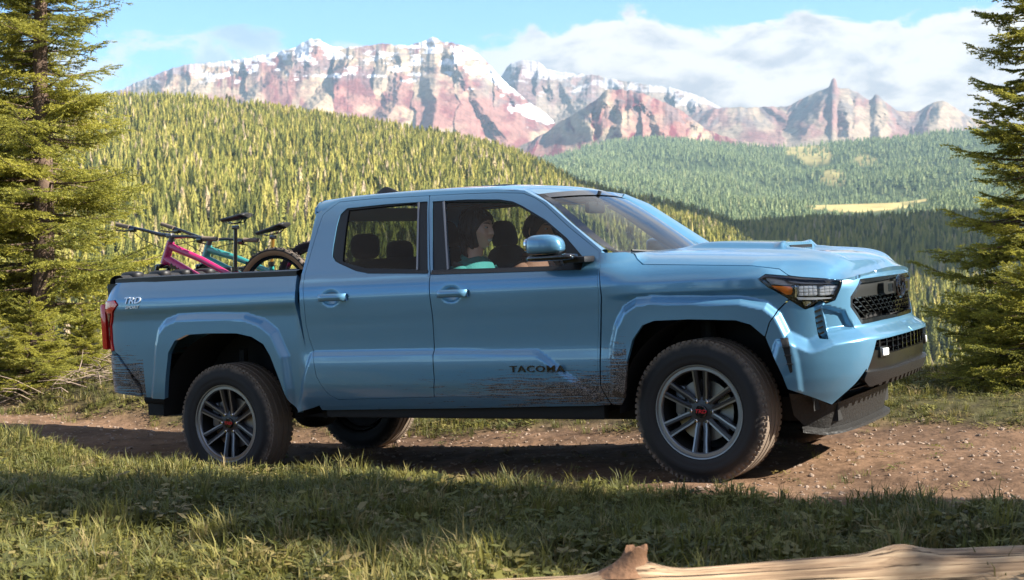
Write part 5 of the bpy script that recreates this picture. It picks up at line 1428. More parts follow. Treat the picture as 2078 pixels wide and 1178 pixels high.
massif('mountain', [(940, 260), (1000, 180), (1020, 152), (1040, 130), (1062, 124), (1090, 127), (1112, 142), (1150, 150), (1200, 154), (1260, 166), (1320, 174), (1380, 184), (1420, 197), (1450, 214), (1490, 232), (1560, 250), (1650, 275)],
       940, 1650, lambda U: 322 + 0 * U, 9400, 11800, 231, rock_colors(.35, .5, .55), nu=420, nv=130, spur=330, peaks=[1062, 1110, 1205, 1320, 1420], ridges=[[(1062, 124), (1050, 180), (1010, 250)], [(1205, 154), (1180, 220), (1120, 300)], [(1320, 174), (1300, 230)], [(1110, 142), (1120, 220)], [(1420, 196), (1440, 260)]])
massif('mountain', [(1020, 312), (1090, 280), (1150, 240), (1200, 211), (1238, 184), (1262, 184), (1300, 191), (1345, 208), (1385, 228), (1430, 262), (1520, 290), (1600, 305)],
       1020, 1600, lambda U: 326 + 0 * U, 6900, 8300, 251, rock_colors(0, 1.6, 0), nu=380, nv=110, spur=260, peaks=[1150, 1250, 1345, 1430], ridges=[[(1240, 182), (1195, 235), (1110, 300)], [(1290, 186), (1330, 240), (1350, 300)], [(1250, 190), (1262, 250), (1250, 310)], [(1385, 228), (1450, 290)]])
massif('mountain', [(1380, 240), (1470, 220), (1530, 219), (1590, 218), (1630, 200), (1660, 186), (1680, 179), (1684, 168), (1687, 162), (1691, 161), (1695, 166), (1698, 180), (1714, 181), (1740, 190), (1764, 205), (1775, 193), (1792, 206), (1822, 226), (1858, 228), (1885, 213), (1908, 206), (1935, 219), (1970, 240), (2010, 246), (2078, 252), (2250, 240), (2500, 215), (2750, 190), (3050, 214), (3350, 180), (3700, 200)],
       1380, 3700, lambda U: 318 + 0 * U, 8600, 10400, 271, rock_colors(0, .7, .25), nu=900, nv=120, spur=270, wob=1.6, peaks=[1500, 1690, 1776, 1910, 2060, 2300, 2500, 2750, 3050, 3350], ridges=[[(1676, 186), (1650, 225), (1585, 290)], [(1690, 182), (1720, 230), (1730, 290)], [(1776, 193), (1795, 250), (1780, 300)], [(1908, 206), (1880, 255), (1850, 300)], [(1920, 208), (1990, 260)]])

# unseen mountain added beyond the right edge to throw shade into the valley
def shade_ridge():
    xs = np.linspace(1050, 4200, 160); ys = np.linspace(500, 2900, 150); X, Y = np.meshgrid(xs, ys)
    h = ss(1150, 1950, X) * ss(4100, 2700, X) * ss(580, 980, Y) * ss(2750, 2250, Y)
    Z = -150 + 1420 * h * (.42 + .75 * fbm(X / 520, Y / 520, 5, 291, .5, True)) + (fbm(X / 140, Y / 140, 5, 292) - .5) * 130
    n = fbm(X / 200, Y / 200, 4, 293)[..., None]
    grid_mesh('mountain', np.stack([X, Y, Z], -1), M_ROCK, np.array([.05, .065, .025]) * (1 - n) + np.array([.13, .12, .06]) * n)
    SHADE_RIDGE.append((X, Y, Z))
SHADE_RIDGE = []
shade_ridge()

# ------------------------------------------------------------------ distant conifers
def conifer(name, tiers, spikes, seed, w=.16, far=False):
    r = random.Random(seed); V = []; F = []
    for i in range(tiers):
        t = i / tiers; z0 = .06 + .94 * t; rad = w * (1 - t) ** .85 * r.uniform(.75, 1.2) + .012; hh = .94 / tiers * r.uniform(1.5, 2.1)
        n = len(V); V.append((0, 0, min(1.0, z0 + hh))); a0 = r.uniform(0, 6.28)
        for k in range(spikes * 2):
            a = a0 + math.pi * k / spikes + r.uniform(-.12, .12); q = rad * (r.uniform(.8, 1.15) if k % 2 == 0 else r.uniform(.35, .6))
            V.append((q * math.cos(a), q * math.sin(a), z0 - (hh * .25 if k % 2 == 0 else 0)))
        for k in range(spikes * 2): F.append((n, n + 1 + k, n + 1 + (k + 1) % (spikes * 2)))
    nc = len(F); n = len(V)
    for z, q in ((0, .016), (.5, .010)):
        for k in range(5): V.append((q * math.cos(k * 1.2566), q * math.sin(k * 1.2566), z))
    for k in range(5): F.append((n + k, n + (k + 1) % 5, n + 5 + (k + 1) % 5, n + 5 + k))
    me = bpy.data.meshes.new(name); me.from_pydata(V, [], F)
    me.materials.append(M_CONIFER_HAZED if far else M_CONIFER); me.materials.append(M_FARTRUNK)
    mi = np.zeros(len(F), np.int32); mi[nc:] = 1; me.polygons.foreach_set('material_index', mi); me.update(); return me
def conifer_mat(name='conifer_needles', cols=None):
    m, nt, b, N, L = nodes(name); b.inputs['Roughness'].default_value = .8; b.inputs['Specular IOR Level'].default_value = .15
    oi = N('ShaderNodeObjectInfo'); rp = N('ShaderNodeValToRGB'); e = rp.color_ramp.elements
    e[0].position = 0; e[0].color = (.035, .045, .016, 1); e[1].position = 1; e[1].color = (.38, .32, .08, 1)
    x = e.new(.22); x.color = (.105, .115, .026, 1); x = e.new(.5); x.color = (.21, .205, .045, 1); x = e.new(.90); x.color = (.32, .275, .065, 1); x = e.new(.965); x.color = (.38, .29, .20, 1)
    if cols:
        for q, c in zip(e, cols): q.color = (*c, 1)
    L(oi.outputs['Random'], rp.inputs[0]); L(rp.outputs[0], b.inputs['Base Color']); return m
M_CONIFER_HAZED = conifer_mat('haze_tinted_needles', [(.09, .125, .065), (.13, .175, .085), (.19, .24, .11), (.24, .28, .12), (.25, .27, .13), (.29, .30, .14)])  # distant haze put into the needle colour: paler, bluer greens
M_CONIFER = conifer_mat(); M_FARTRUNK = pmat('far_bark', (.11, .085, .065), .9)
CON_NEAR = [conifer('pine', 13, 6, 11 + k, .13 + .02 * (k % 3)) for k in range(5)]
CON_DIST = [conifer('pine', 6, 4, 51 + k, .16 + .03 * (k % 2), True) for k in range(4)]
CON_FAR = [conifer('pine', 6, 4, 31 + k, .15 + .03 * (k % 2)) for k in range(4)]
def surface_sampler(key):
    us, Ys, X, Y, Z, U, V, T = FAR[key]
    lY = np.log(Ys)
    def f(u, Yq):
        iu = np.clip((u - us[0]) / (us[1] - us[0]), 0, len(us) - 1.001); iy = np.clip((np.log(Yq) - lY[0]) / (lY[1] - lY[0]), 0, len(Ys) - 1.001)
        a = iu.astype(int); b = iy.astype(int); fa = iu - a; fb = iy - b
        g = lambda A: (A[b, a] * (1 - fa) + A[b, a + 1] * fa) * (1 - fb) + (A[b + 1, a] * (1 - fa) + A[b + 1, a + 1] * fa) * fb
        return g(X), g(Y), g(Z), g(V), g(T)
    return f
def scatter(key, n, u0, u1, y0, y1, dens):
    f = surface_sampler(key)
    # uniform over the ground: depth drawn so that area is even
    yq = np.sqrt(rng.uniform(y0 ** 2, y1 ** 2, n)); u = rng.uniform(u0, u1, n)
    x, y, z, v, t = f(u, yq); k = rng.uniform(0, 1, n) < dens(x, y, u, v, t)
    return np.stack([x, y, z], 1)[k], u[k], v[k]
def inst_group(name, meshes):
    """node group: put one of the meshes on every point, turned, sized by the point's own 'size'"""
    ng = bpy.data.node_groups.new(name, 'GeometryNodeTree'); ng.interface.new_socket('Geometry', in_out='INPUT', socket_type='NodeSocketGeometry'); ng.interface.new_socket('Geometry', in_out='OUTPUT', socket_type='NodeSocketGeometry')
    N = ng.nodes.new; L = ng.links.new; gi = N('NodeGroupInput'); go = N('NodeGroupOutput')
    m2p = N('GeometryNodeMeshToPoints'); iop = N('GeometryNodeInstanceOnPoints'); j = N('GeometryNodeGeometryToInstance')
    for o in meshes:
        oi = N('GeometryNodeObjectInfo'); oi.inputs['Object'].default_value = o; L(oi.outputs['Geometry'], j.inputs[0])
    L(gi.outputs[0], m2p.inputs[0]); L(m2p.outputs[0], iop.inputs['Points']); L(j.outputs[0], iop.inputs['Instance']); iop.inputs['Pick Instance'].default_value = True
    rv = N('FunctionNodeRandomValue'); rv.data_type = 'INT'; rv.inputs['Min'].default_value = 0
    rv.inputs[4].default_value = 0; rv.inputs[5].default_value = len(meshes) - 1
    L(rv.outputs[2], iop.inputs['Instance Index'])
    ro = N('GeometryNodeInputNamedAttribute'); ro.data_type = 'FLOAT_VECTOR'; ro.inputs[0].default_value = 'turn'; L(ro.outputs[0], iop.inputs['Rotation'])
    sc = N('GeometryNodeInputNamedAttribute'); sc.data_type = 'FLOAT_VECTOR'; sc.inputs[0].default_value = 'size'; L(sc.outputs[0], iop.inputs['Scale'])
    L(iop.outputs[0], go.inputs[0]); return ng
PROTO = bpy.data.collections.new('prototypes')            # never linked to the scene: only their meshes are used
def proto(me):
    o = bpy.data.objects.new(me.name, me); PROTO.objects.link(o); return o
def points_stuff(name, P, size, turn, meshes, label=None):
    me = bpy.data.meshes.new(name); me.vertices.add(len(P)); me.vertices.foreach_set('co', P.astype(np.float32).ravel())
    a = me.attributes.new('size', 'FLOAT_VECTOR', 'POINT'); a.data.foreach_set('vector', np.asarray(size, np.float32).ravel())
    a = me.attributes.new('turn', 'FLOAT_VECTOR', 'POINT'); a.data.foreach_set('vector', np.asarray(turn, np.float32).ravel())
    o = link(name, me); md = o.modifiers.new('scatter', 'NODES'); md.node_group = inst_group(name, [proto(m) for m in meshes]); o['kind'] = 'stuff'
    if label: o['label'] = label
    return o
def trees_on(P, hmin, hmax):
    n = len(P); h = hmin * .8 + (hmax * 1.08 - hmin * .8) * rng.beta(1.7, 1.7, n); w = h * rng.uniform(.75, 1.55, n)
    turn = np.stack([rng.normal(0, .03, n), rng.normal(0, .03, n), rng.uniform(0, 6.28, n)], 1); return np.stack([w, w, h], 1), turn
def forests():
    PA, uA, vA_ = scatter('wooded_hill', 98000, -1600, 1700, 570, 2180, lambda x, y, u, v, t: .25 + .75 * ss(.36, .50, fbm(x / 45, y / 45, 3, 301)) * (1 - .9 * ss(.70, .76, fbm(x / 150, y / 70, 3, 103))))
    sA, tA = trees_on(PA, 9, 20.5)
    PB, uB, vB_ = scatter('wooded_valley', 54000, 1250, 3600, 640, 2600, lambda x, y, u, v, t: .3 + .7 * ss(.36, .5, fbm(x / 45, y / 45, 3, 302)))
    sB, tB = trees_on(PB, 11, 24)
    PC, uC, vC_ = scatter('far_hills', 84000, 880, 3600, 2800, 6400, lambda x, y, u, v, t: (1 - np.maximum(np.maximum(meadow(u, v, x, y), meadow(u, v - 7, x, y)), meadow(u, v - 13, x, y))) * (.35 + .65 * ss(.36, .5, fbm(x / 120, y / 120, 3, 303))))
    sC, tC = trees_on(PC, 13, 27)
    X, Y, Z = SHADE_RIDGE[0]; k = rng.choice(X.size, 9000); k = k[(Z.ravel()[k] > -120)]; PR = np.stack([X.ravel()[k], Y.ravel()[k], Z.ravel()[k]], 1) + np.c_[rng.uniform(-9, 9, (len(k), 2)), -np.ones(len(k)) * 3]
    sR, tR = trees_on(PR, 14, 28); PC = np.vstack([PC, PR]); sC = np.vstack([sC, sR]); tC = np.vstack([tC, tR])
    P = np.vstack([PA, PB]); S = np.vstack([sA, sB]); T = np.vstack([tA, tB]); U = np.concatenate([uA, uB]); V = np.concatenate([vA_, vB_])
    px_h = S[:, 2] / P[:, 1] * F_PX; Vt = V - px_h
    # the ones the picture shows largest, clear of the truck and the near spruces
    vis = ((U > 250) & (U < 640) & (V < 585)) | ((U > 640) & (U < 1180) & (V < 372)) | ((U > 1300) & (U < 1500) & (V < 490)) | ((U > 1872) & (U < 1935) & (V < 800) & (V > 560))
    sc_ = np.where(vis, px_h, -1); order = np.argsort(-sc_)[:300]; rest = np.setdiff1d(np.arange(len(P)), order)
    for i, k in enumerate(order):
        o = bpy.data.objects.new('pine_tree', CON_NEAR[i % 5]); col.objects.link(o); o.location = P[k]; o.scale = S[k]; o.rotation_euler = T[k]
        valley = U[k] > 1800
        tag(o, 'narrow pine in the valley forest seen just beyond the truck nose' if valley else 'narrow sunlit pine in the dense forest on the hill behind the truck', 'tree', 'pines in the valley beyond the nose' if valley else 'nearest pines of the wooded hill')
    points_stuff('pine_forest', P[rest], S[rest], T[rest], CON_FAR + CON_NEAR[:2], 'dense conifer forest covering the hill and the valley')
    points_stuff('distant_forest', PC, sC, tC, CON_DIST, 'hazy blue green conifer forest on the far hills')
forests()
# ------------------------------------------------------------------ near spruces: trunk, limbs, twigs and needles, all real faces
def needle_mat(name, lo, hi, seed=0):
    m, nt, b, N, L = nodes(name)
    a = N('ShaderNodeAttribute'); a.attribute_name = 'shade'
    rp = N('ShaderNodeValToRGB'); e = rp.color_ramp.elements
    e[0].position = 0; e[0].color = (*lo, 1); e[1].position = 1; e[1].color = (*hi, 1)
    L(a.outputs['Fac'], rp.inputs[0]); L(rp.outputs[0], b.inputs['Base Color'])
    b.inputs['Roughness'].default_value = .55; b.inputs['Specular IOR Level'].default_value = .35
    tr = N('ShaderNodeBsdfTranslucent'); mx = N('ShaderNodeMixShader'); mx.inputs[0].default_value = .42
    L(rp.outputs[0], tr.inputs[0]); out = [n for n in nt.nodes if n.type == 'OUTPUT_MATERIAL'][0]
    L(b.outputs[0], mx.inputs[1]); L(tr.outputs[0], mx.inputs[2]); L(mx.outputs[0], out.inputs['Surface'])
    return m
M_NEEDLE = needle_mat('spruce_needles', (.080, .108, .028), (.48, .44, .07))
M_BARK = pmat('spruce_bark', (.115, .075, .052), .95, bump=1.0, bscale=30, var=.55, vscale=22)
M_DEADTWIG = pmat('dead_twig', (.20, .15, .11), .95, var=.3, vscale=30)
def branch_arrays(r, L, npl=2.0, up=.0):
    """one limb along +x of length L, drooping then lifting, with side twigs; returns wood polylines and needle triangles"""
    n = 9; P = np.zeros((n, 3)); d = -0.12 - .18 * r.random() + up
    for i in range(1, n):
        t = i / (n - 1); P[i] = P[i - 1] + np.array([1, .10 * (r.random() - .5), d + .42 * t * t]) * L / (n - 1)
    wood = [(P, .011 * L + .004, .002)]
    twigs = []
    m = int(7 + L * 15)
    for k in range(m):
        t = .22 + .78 * (k + r.random() * .6) / m; i = min(int(t * (n - 1)), n - 2); f = t * (n - 1) - i; p = P[i] * (1 - f) + P[i + 1] * f
        dr = P[i + 1] - P[i]; dr /= np.linalg.norm(dr); side = 1 if k % 2 else -1; a = math.radians(r.uniform(38, 68))
        v = dr * math.cos(a) + np.array([0, side, 0]) * math.sin(a) + np.array([0, 0, r.uniform(-.32, .10)]); v /= np.linalg.norm(v)
        l = L * r.uniform(.20, .40) * (1.12 - t * .75) + .035
        e = p + v * l; e[2] += .02 * l; twigs.append((p, e))
        if l > .10:
            for q in range(int(l / .045)):
                s = r.uniform(.3, .95); b0 = p + (e - p) * s; sd = np.cross(v, [0, 0, 1]); sd /= np.linalg.norm(sd) + 1e-9
                v2 = v * .7 + sd * r.choice([-1, 1]) * .8 + np.array([0, 0, r.uniform(-.35, .1)]); twigs.append((b0, b0 + v2 * l * r.uniform(.25, .42)))
    twigs.append((P[-3], P[-1] + (P[-1] - P[-2]) * .5))
    T = []; S = []
    for p, e in twigs:
        ax = e - p; l = np.linalg.norm(ax); ax /= l + 1e-9
        u = np.cross(ax, [0, 0, 1.0]); u /= np.linalg.norm(u) + 1e-9; w = np.cross(u, ax)
        cnt = max(8, int(l * 215 * npl)); s = rng.uniform(.0, 1.04, cnt); an = rng.uniform(-2.5, 2.5, cnt) + math.pi / 2   # fewer underneath
        rad = np.cos(an)[:, None] * u + np.sin(an)[:, None] * w
        nd = ax * rng.uniform(.45, .85, (cnt, 1)) + rad * rng.uniform(.6, .9, (cnt, 1)); nd /= np.linalg.norm(nd, axis=1)[:, None]
        c = p + np.outer(s * l, ax); ln = rng.uniform(.017, .027, (cnt, 1)); wd = np.cross(nd, rng.normal(0, 1, (cnt, 3))); wd /= np.linalg.norm(wd, axis=1)[:, None] + 1e-9; wd *= .0042
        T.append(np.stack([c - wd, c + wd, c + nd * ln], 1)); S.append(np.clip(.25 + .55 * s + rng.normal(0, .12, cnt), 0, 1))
    return wood, np.concatenate(T), np.concatenate(S)
BR = []
def make_branches():
    r = random.Random(41)
    for k in range(9): BR.append((1.0, branch_arrays(r, .85 + .06 * k, .95)))
make_branches()
def tri_mesh(name, T, S, mat):
    n = len(T); me = bpy.data.meshes.new(name)
    me.vertices.add(n * 3); me.vertices.foreach_set('co', T.astype(np.float32).ravel())
    me.loops.add(n * 3); me.loops.foreach_set('vertex_index', np.arange(n * 3, dtype=np.int32))
    me.polygons.add(n); me.polygons.foreach_set('loop_start', np.arange(0, n * 3, 3, dtype=np.int32)); me.polygons.foreach_set('loop_total', np.full(n, 3, np.int32))
    me.update(calc_edges=True); a = me.attributes.new('shade', 'FLOAT', 'FACE'); a.data.foreach_set('value', S.astype(np.float32)); me.materials.append(mat); return me
def spruce_mesh(H, R0, seed, z0=.25, gap=.085, per=5, shape=.8, lean=(0, 0), side=None, trunk_r=None):
    """meshes of trunk (with limbs) and crown for a spruce H tall"""
    r = random.Random(seed); tw = MB(); TT, SS = [], []
    rt = trunk_r or .018 * H
    cx = lambda z: np.array([lean[0] * z / H + .02 * math.sin(z * 2 + seed), lean[1] * z / H + .02 * math.cos(z * 1.7), z])
    zs = np.linspace(-.15, H, 26); tw.tube([cx(z) for z in zs], [rt * (1 - .96 * max(z, 0) / H) * (1.25 if z < .1 else 1) * r.uniform(.94, 1.06) + .004 for z in zs], 10)
    z = z0
    while z < H * .985:
        t = z / H; Lm = R0 * (1 - t) ** shape * (1 if t > .12 else .75 + 2 * t) + .05
        for k in range(per if t < .9 else 4):
            a = r.uniform(0, 2 * math.pi); l = Lm * r.uniform(.55, 1.12) * (1.15 if r.random() < .12 else 1)
            if r.random() < .10: continue
            sc, (wood, T, S) = BR[r.randrange(len(BR))]; Lb = .85 + .06 * BR.index((sc, (wood, T, S))) if False else 1.05; s = l / Lb
            pitch = math.radians(r.uniform(-6, 12) + (32 * max(0, t - .55) / .45)); roll = r.uniform(-.35, .35)
            ca, sa = math.cos(a), math.sin(a); c2, s2 = math.cos(pitch), math.sin(pitch); c3, s3 = math.cos(roll), math.sin(roll)
            Rz = np.array([[ca, -sa, 0], [sa, ca, 0], [0, 0, 1]]); Ry = np.array([[c2, 0, -s2], [0, 1, 0], [s2, 0, c2]]); Rx = np.array([[1, 0, 0], [0, c3, -s3], [0, s3, c3]])
            R = Rz @ Ry @ Rx; o = cx(z + r.uniform(-.03, .03))
            # keep needles at their own size: thin a shrunken limb's needles rather than shrink them
            cen = T.mean(1); keep = rng.uniform(0, 1, len(T)) < min(1.0, .25 + .95 * s)
            Tk = (T - cen[:, None])[keep] * max(s, .8) + cen[keep][:, None] * s
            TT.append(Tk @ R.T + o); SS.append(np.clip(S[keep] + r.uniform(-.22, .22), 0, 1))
            for P, r0, r1 in wood: tw.tube(list((P * s) @ R.T + o), list(np.linspace(r0 * s, r1 * s, len(P))), 4, cap=False)
        # bare dead twigs low inside
        if t < .45:
            for k in range(3):
                a = r.uniform(0, 6.28); l = r.uniform(.15, .5) * R0; o = cx(z); d = np.array([math.cos(a), math.sin(a), r.uniform(-.5, .1)])
                tw.tube([o, o + d * l * .5, o + d * l + np.array([0, 0, -.04])], [.006, .004, .002], 4, cap=False)
        z += gap * r.uniform(.7, 1.3)
    return tw, np.concatenate(TT), np.concatenate(SS)
def spruce(loc, meshes, label, scale=1.0, rot=0.0, group=None):
    t = empty('spruce_tree', label, 'tree', group, loc=loc); t.scale = (scale,) * 3; t.rotation_euler = (0, 0, rot)
    link('trunk', meshes[0], t); link('crown', meshes[1], t); return t
def bake(seed, **k):
    tw, T, S = spruce_mesh(seed=seed, **k)
    o = tw.build('trunk', M_BARK, None, angle=60); a = o.data; bpy.data.objects.remove(o)
    return a, tri_mesh('crown', T, S, M_NEEDLE)
def gz(x, y): return float(ground_z(np.array([x]), np.array([y]))[0])
def place(u, Y): x = float(utox(u, Y)); return (x, Y, gz(x, Y) - .02)
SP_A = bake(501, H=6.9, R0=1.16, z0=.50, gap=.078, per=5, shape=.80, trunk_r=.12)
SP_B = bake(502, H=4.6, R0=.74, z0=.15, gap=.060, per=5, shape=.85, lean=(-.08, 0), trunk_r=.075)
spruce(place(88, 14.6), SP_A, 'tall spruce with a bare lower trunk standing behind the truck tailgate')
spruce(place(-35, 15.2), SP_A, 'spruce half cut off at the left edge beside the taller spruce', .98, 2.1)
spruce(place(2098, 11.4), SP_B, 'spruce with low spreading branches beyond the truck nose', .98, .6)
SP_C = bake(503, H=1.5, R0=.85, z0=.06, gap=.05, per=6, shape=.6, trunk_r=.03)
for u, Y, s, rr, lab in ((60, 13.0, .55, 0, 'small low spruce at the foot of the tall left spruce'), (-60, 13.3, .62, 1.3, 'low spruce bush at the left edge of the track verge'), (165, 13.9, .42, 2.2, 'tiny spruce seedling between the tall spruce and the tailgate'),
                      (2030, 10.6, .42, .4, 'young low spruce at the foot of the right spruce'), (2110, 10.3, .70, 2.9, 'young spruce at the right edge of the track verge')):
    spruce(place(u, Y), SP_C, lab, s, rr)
# the wood the track runs through, beyond the frame on the sun's side and behind the viewer: it shades the near bank and shows in the paint
def outside():
    pts = [(6.0, 4.3, .95), (7.6, 3.9, 1.15), (5.1, 4.9, .85), (9.2, 3.3, 1.35), (10.4, 3.7, 1.3), (5.6, 1.9, .9), (13.0, 2.7, 1.6)]
    back = [(-8.5, -11, 1.8), (-2.4, -12.5, 2.0), (3.6, -12, 1.8), (-15, -14, 1.2), (-10, -17, 1.35), (-6, -15, 1.1), (-2, -18, 1.4), (2, -15, 1.05), (6, -17, 1.3), (10, -14.5, 1.1), (14, -17, 1.35), (-20, -10, 1.2), (-13, -21, 1.5), (4, -22, 1.5), (18, -12, 1.2)]
    for i, (x, y, s) in enumerate(pts + back):
        m = (SP_A, SP_B)[i % 3 == 2]
        spruce((x, y, gz(x, y) - .05), m, 'spruce of the wood beside the near bank' if i < len(pts) else 'spruce of the wood across the track from the truck', s * (1.35 if m is SP_B else 1), i * 1.7, 'spruces on the sunny side of the bank' if i < len(pts) else 'spruces behind the viewpoint')
outside()

# ------------------------------------------------------------------ ground cover: grass, litter, stones
def grass_mat():
    m, nt, b, N, L = nodes('grass_blades')
    a = N('ShaderNodeObjectInfo'); rp = N('ShaderNodeValToRGB'); e = rp.color_ramp.elements
    e[0].position = 0; e[0].color = (.085, .088, .026, 1); e[1].position = 1; e[1].color = (.30, .225, .10, 1)
    x = e.new(.45); x.color = (.135, .140, .032, 1); x = e.new(.75); x.color = (.22, .20, .045, 1)
    L(a.outputs['Random'], rp.inputs[0]); L(rp.outputs[0], b.inputs['Base Color']); b.inputs['Roughness'].default_value = .6
    tr = N('ShaderNodeBsdfTranslucent'); mx = N('ShaderNodeMixShader'); mx.inputs[0].default_value = .4; L(rp.outputs[0], tr.inputs[0])
    out = [n for n in nt.nodes if n.type == 'OUTPUT_MATERIAL'][0]; L(b.outputs[0], mx.inputs[1]); L(tr.outputs[0], mx.inputs[2]); L(mx.outputs[0], out.inputs['Surface']); return m
M_GRASS = grass_mat()
def tuft(seed, n, h, spread, wid):
    r = random.Random(seed); V = []; F = []
    for _ in range(n):
        a = r.uniform(0, 6.28); d = spread * r.random() ** .6; b = np.array([math.cos(a) * d, math.sin(a) * d, -.01]); l = h * r.uniform(.4, 1.1); la = a + r.uniform(-1, 1); le = r.uniform(.15, .9)
        q = np.array([math.cos(la), math.sin(la), 0]); w = np.array([-q[1], q[0], 0]) * wid * r.uniform(.6, 1.2)
        p1 = b + q * l * le * .25 + np.array([0, 0, l * .6]); p2 = b + q * l * le * .8 + np.array([0, 0, l * (1 - .3 * le)]); k = len(V)
        V += [b - w, b + w, p1 + w * .8, p1 - w * .8, p2]; F += [(k, k + 1, k + 2, k + 3), (k + 3, k + 2, k + 4)]
    me = bpy.data.meshes.new('grass_tuft'); me.from_pydata([tuple(v) for v in V], [], F); me.materials.append(M_GRASS); return me
def leafy(seed):
    r = random.Random(seed); V = []; F = []
    for _ in range(26):
        a = r.uniform(0, 6.28); d = .09 * r.random() ** .5; c = np.array([math.cos(a) * d, math.sin(a) * d, r.uniform(.01, .05)]); s = r.uniform(.010, .022); b = r.uniform(0, 6.28)
        u = np.array([math.cos(b), math.sin(b), r.uniform(-.3, .5)]) * s; w = np.array([-math.sin(b), math.cos(b), r.uniform(-.3, .3)]) * s * .55; k = len(V)
        V += [c - u, c + w, c + u, c - w]; F.append((k, k + 1, k + 2, k + 3))
    me = bpy.data.meshes.new('ground_leaf'); me.from_pydata([tuple(v) for v in V], [], F); me.materials.append(M_GRASS); return me
def cover():
    n = 60000
    Y = np.sqrt(rng.uniform(3.6 ** 2, 15.5 ** 2, n)); X = Y * rng.uniform(-.42, .42, n)
    g, near, far = zone(X, Y); d = fbm(X * 1.2, Y * 1.2, 4, 601)
    p = near * (.45 + .55 * ss(.34, .52, d)) + far * (.35 + .5 * ss(.40, .55, d)) * np.where(X < -1, 1.6, 1) + .012 * (Y < 11)
    p = p * np.where(Y > 11.5, .8, 1) * np.where(Y < 7.5, 1.0, .8)
    k = (rng.uniform(0, 1, n) < p) & ~((Y < 4.72) & (X > .0)); X, Y, near = X[k], Y[k], near[k]; Z = ground_z(X, Y); m = len(X)
    s = rng.uniform(.55, 1.35, m) * np.where(near > .5, 1.0, .75) * (.75 + .6 * fbm(X * .9, Y * .9, 3, 602)); s = np.where((near < .5) & (Y < 10), s * .6, s)
    turn = np.stack([rng.normal(0, .12, m), rng.normal(0, .12, m), rng.uniform(0, 6.28, m)], 1)
    points_stuff('grass', np.stack([X, Y, Z], 1), np.stack([s, s, s * rng.uniform(.7, 1.25, m)], 1), turn, [tuft(1, 26, .115, .07, .0028), tuft(2, 20, .085, .08, .003), tuft(3, 30, .13, .06, .0024), tuft(4, 16, .06, .09, .0035), leafy(5), leafy(6)], 'short mountain grass and low leaves on the near bank and the verge')
cover()
def stones():
    def stone(seed):
        bm = bmesh.new(); bmesh.ops.create_icosphere(bm, subdivisions=2, radius=1); r = random.Random(seed)
        o = Vector((r.uniform(0, 99), r.uniform(0, 99), 0)); sx = Vector((r.uniform(.8, 1.3), r.uniform(.6, 1), r.uniform(.4, .7)))
        for v in bm.verts: v.co = v.co * (1 + .38 * mnoise.noise(v.co * 1.3 + o)); v.co = Vector((v.co.x * sx.x, v.co.y * sx.y, v.co.z * sx.z))
        me = bpy.data.meshes.new('pebble'); bm.to_mesh(me); bm.free(); me.materials.append(M_STONE); return me
    n = 5200; al = rng.uniform(-7, 7.5, n); ac = rng.uniform(-.6, 2.6, n); X = W0[0] + HD[0] * al + HA[0] * ac; Y = W0[1] + HD[1] * al + HA[1] * ac; k = zone(X, Y)[0] < .6
    # keep out from under the tyres
    for c in (W0, W1, W2, W3): k &= np.hypot(X - c[0], Y - c[1]) > .22
    X, Y = X[k], Y[k]; s = .006 + .03 * rng.beta(1, 6, len(X)); Z = ground_z(X, Y)
    points_stuff('gravel', np.stack([X, Y, Z], 1), np.stack([s, s, s], 1), np.stack([rng.normal(0, .3, len(X)), rng.normal(0, .3, len(X)), rng.uniform(0, 6.28, len(X))], 1), [stone(k) for k in range(5)], 'small stones and clods on the dirt track')
M_STONE = pmat('track_stone', (.24, .175, .13), .95, bump=.4, bscale=40, var=.4, vscale=30)
stones()
def litter():
    """dead twigs under the left spruces"""
    m = MB(); r = random.Random(9)
    for _ in range(420):
        u = r.uniform(-120, 330); Y = r.uniform(12.6, 15.2); x = float(utox(u, Y)); z = gz(x, Y); a = r.uniform(0, 6.28); l = r.uniform(.12, .55); d = np.array([math.cos(a), math.sin(a), r.uniform(-.05, .45)]) * l
        p = np.array([x, Y, z + .01]); m.tube([p, p + d * .5 + np.array([0, 0, .03]), p + d + np.array([r.uniform(-.05, .05), 0, 0])], [.006, .005, .002], 4, cap=False)
    o = m.build('twig_debris', M_DEADTWIG); o['kind'] = 'stuff'; o['label'] = 'dead grey twigs lying under the left spruces'
litter()

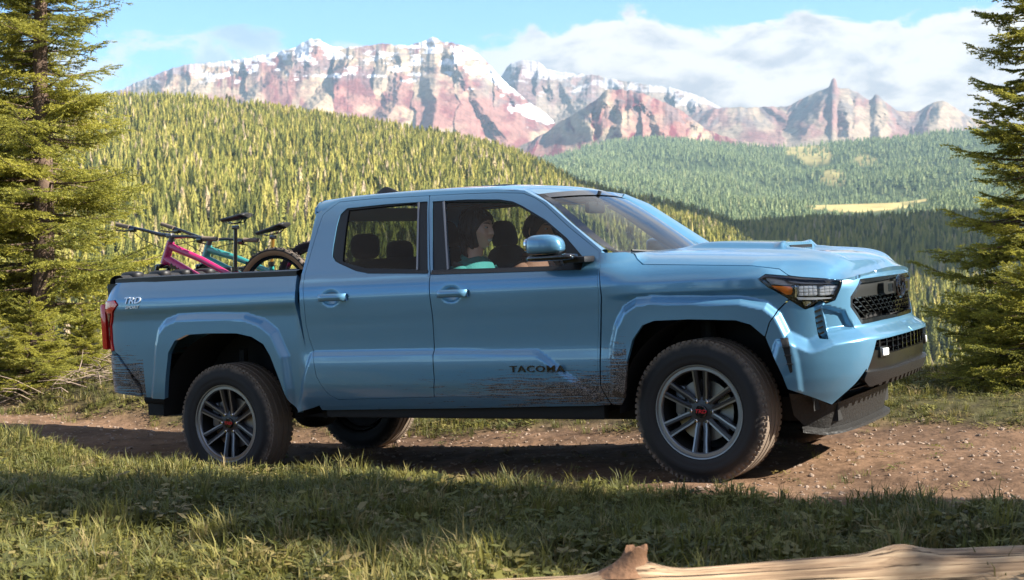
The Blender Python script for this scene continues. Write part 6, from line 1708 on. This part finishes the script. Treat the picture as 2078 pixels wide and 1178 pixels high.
# ------------------------------------------------------------------ the bleached log
def log():
    m, nt, b, N, L = nodes('bleached_wood'); b.inputs['Roughness'].default_value = .8
    tc = N('ShaderNodeTexCoord'); mp = N('ShaderNodeMapping'); mp.inputs['Scale'].default_value = (2.2, 40, 40); L(tc.outputs['Object'], mp.inputs[0])
    nz = N('ShaderNodeTexNoise'); nz.inputs['Scale'].default_value = 1.0; nz.inputs['Detail'].default_value = 8; nz.inputs['Roughness'].default_value = .65; nz.inputs['Distortion'].default_value = .6; L(mp.outputs[0], nz.inputs['Vector'])
    rp = N('ShaderNodeValToRGB'); e = rp.color_ramp.elements; e[0].position = .30; e[0].color = (.10, .055, .03, 1); e[1].position = .66; e[1].color = (.50, .36, .22, 1); x = e.new(.45); x.color = (.30, .195, .11, 1)
    mp2 = N('ShaderNodeMapping'); mp2.inputs['Scale'].default_value = (1.1, 75, 75); L(tc.outputs['Object'], mp2.inputs[0]); n2 = N('ShaderNodeTexNoise'); n2.inputs['Scale'].default_value = 1.0; n2.inputs['Detail'].default_value = 4; n2.inputs['Distortion'].default_value = .5; L(mp2.outputs[0], n2.inputs['Vector'])
    cr = N('ShaderNodeMapRange'); cr.interpolation_type = 'SMOOTHSTEP'; L(n2.outputs['Fac'], cr.inputs[0]); cr.inputs[1].default_value = .33; cr.inputs[2].default_value = .43
    L(nz.outputs['Fac'], rp.inputs[0]); cm = N('ShaderNodeMix'); cm.data_type = 'RGBA'; L(cr.outputs[0], cm.inputs[0]); cm.inputs[6].default_value = (.06, .035, .02, 1); L(rp.outputs[0], cm.inputs[7]); L(cm.outputs[2], b.inputs['Base Color'])
    mh = N('ShaderNodeMath'); mh.operation = 'MULTIPLY_ADD'; L(nz.outputs['Fac'], mh.inputs[0]); mh.inputs[1].default_value = .6; L(cr.outputs[0], mh.inputs[2])
    bp_ = N('ShaderNodeBump'); bp_.inputs['Strength'].default_value = 1.0; bp_.inputs['Distance'].default_value = .012; L(mh.outputs[0], bp_.inputs['Height']); L(bp_.outputs[0], b.inputs['Normal'])
    A = at(830, 1172, 4.66); B = at(2300, 1098, 4.85); R = .125
    A = A - [0, 0, R]; B = B - [0, 0, R]; Lg = np.linalg.norm(B - A); ex = (B - A) / Lg; ey = np.cross([0, 0, 1], ex); ey /= np.linalg.norm(ey); ez = np.cross(ex, ey)
    mb = MB(); n, k = 90, 36; rows = []
    # where knots swell along it: (distance from the thin end, height, width)
    def top_at(u): 
        q = at(u, 1150, 4.6); return float((q - A) @ ex)
    kn = [(top_at(1298), .085, .10), (top_at(1868), .055, .085)]
    for i in range(n + 1):
        s = Lg * i / n; row = []
        for j in range(k):
            w = 2 * math.pi * j / k; r0 = R * (.80 + .22 * i / n) * (1 + .06 * math.sin(3 * s + 2 * w) + .05 * (fbm(np.array([s * 3]), np.array([w * 2]), 3, 701)[0] - .5))
            for c, hh, ww in kn:
                dw = (w - math.pi / 2 + math.pi) % (2 * math.pi) - math.pi
                r0 += hh * .5 * math.exp(-((s - c) / ww) ** 2 - (dw / .55) ** 2)
            row.append(A + ex * s + (ey * math.cos(w) + ez * math.sin(w)) * r0)
        rows.append(row)
    mb.loft(rows, close=True); mb.F.append(tuple(range(k))); mb.F.append(tuple(n * k + q for q in range(k)))
    me = mb; V = np.array(me.V) - A; Rm = np.stack([ex, ey, ez], 0); V = V @ Rm.T; me.V = [tuple(v) for v in V]
    o = fixn(me.build('fallen_log', m, None, angle=60)); o.matrix_world = Matrix([[ex[0], ey[0], ez[0], A[0]], [ex[1], ey[1], ez[1], A[1]], [ex[2], ey[2], ez[2], A[2]], [0, 0, 0, 1]])
    tag(o, 'bleached fallen log with a broken branch stub lying on the near bank', 'log')
    # the broken stub and the healed knot
    mb = MB(); c = kn[0][0]; rows = []
    for t, dx, rr in ((0, -.030, .100), (.35, -.016, .058), (.7, .0, .038), (1, .010, .034), (1.03, .018, .018)):
        rows.append([(c + dx + rr * 1.15 * math.cos(w) + .004 * math.sin(5 * w), rr * .8 * math.sin(w), R * .80 + t * .082 + (.012 * math.sin(3 * w) if t >= 1 else 0)) for w in np.linspace(0, 2 * math.pi, 14, endpoint=False)])
    mb.loft(rows, close=True); mb.F.append(tuple(4 * 14 + q for q in range(14))); mb.build('branch_stub', pmat('stub_wood', (.22, .115, .06), .9, bump=.6, bscale=50, var=.4, vscale=40), o, angle=50)
log()
# ------------------------------------------------------------------ the air between here and the mountains
def haze():
    x0, x1, y0, y1, z0, z1 = -7000, 9000, -400, 13500, -900, 2050
    m = MB(); m.box(((x0 + x1) / 2, (y0 + y1) / 2, (z0 + z1) / 2), (x1 - x0, y1 - y0, z1 - z0))
    o = m.build('haze', None, None, smooth=False); o['kind'] = 'stuff'
    mt = bpy.data.materials.new('haze_air'); mt.use_nodes = True; nt = mt.node_tree; nt.nodes.clear()
    out = nt.nodes.new('ShaderNodeOutputMaterial'); v = nt.nodes.new('ShaderNodeVolumePrincipled'); v.inputs['Color'].default_value = (.52, .78, 1, 1); v.inputs['Density'].default_value = HAZE; v.inputs['Anisotropy'].default_value = .2
    nt.links.new(v.outputs[0], out.inputs['Volume']); o.data.materials.append(mt)
HAZE = 3.9e-5
haze()
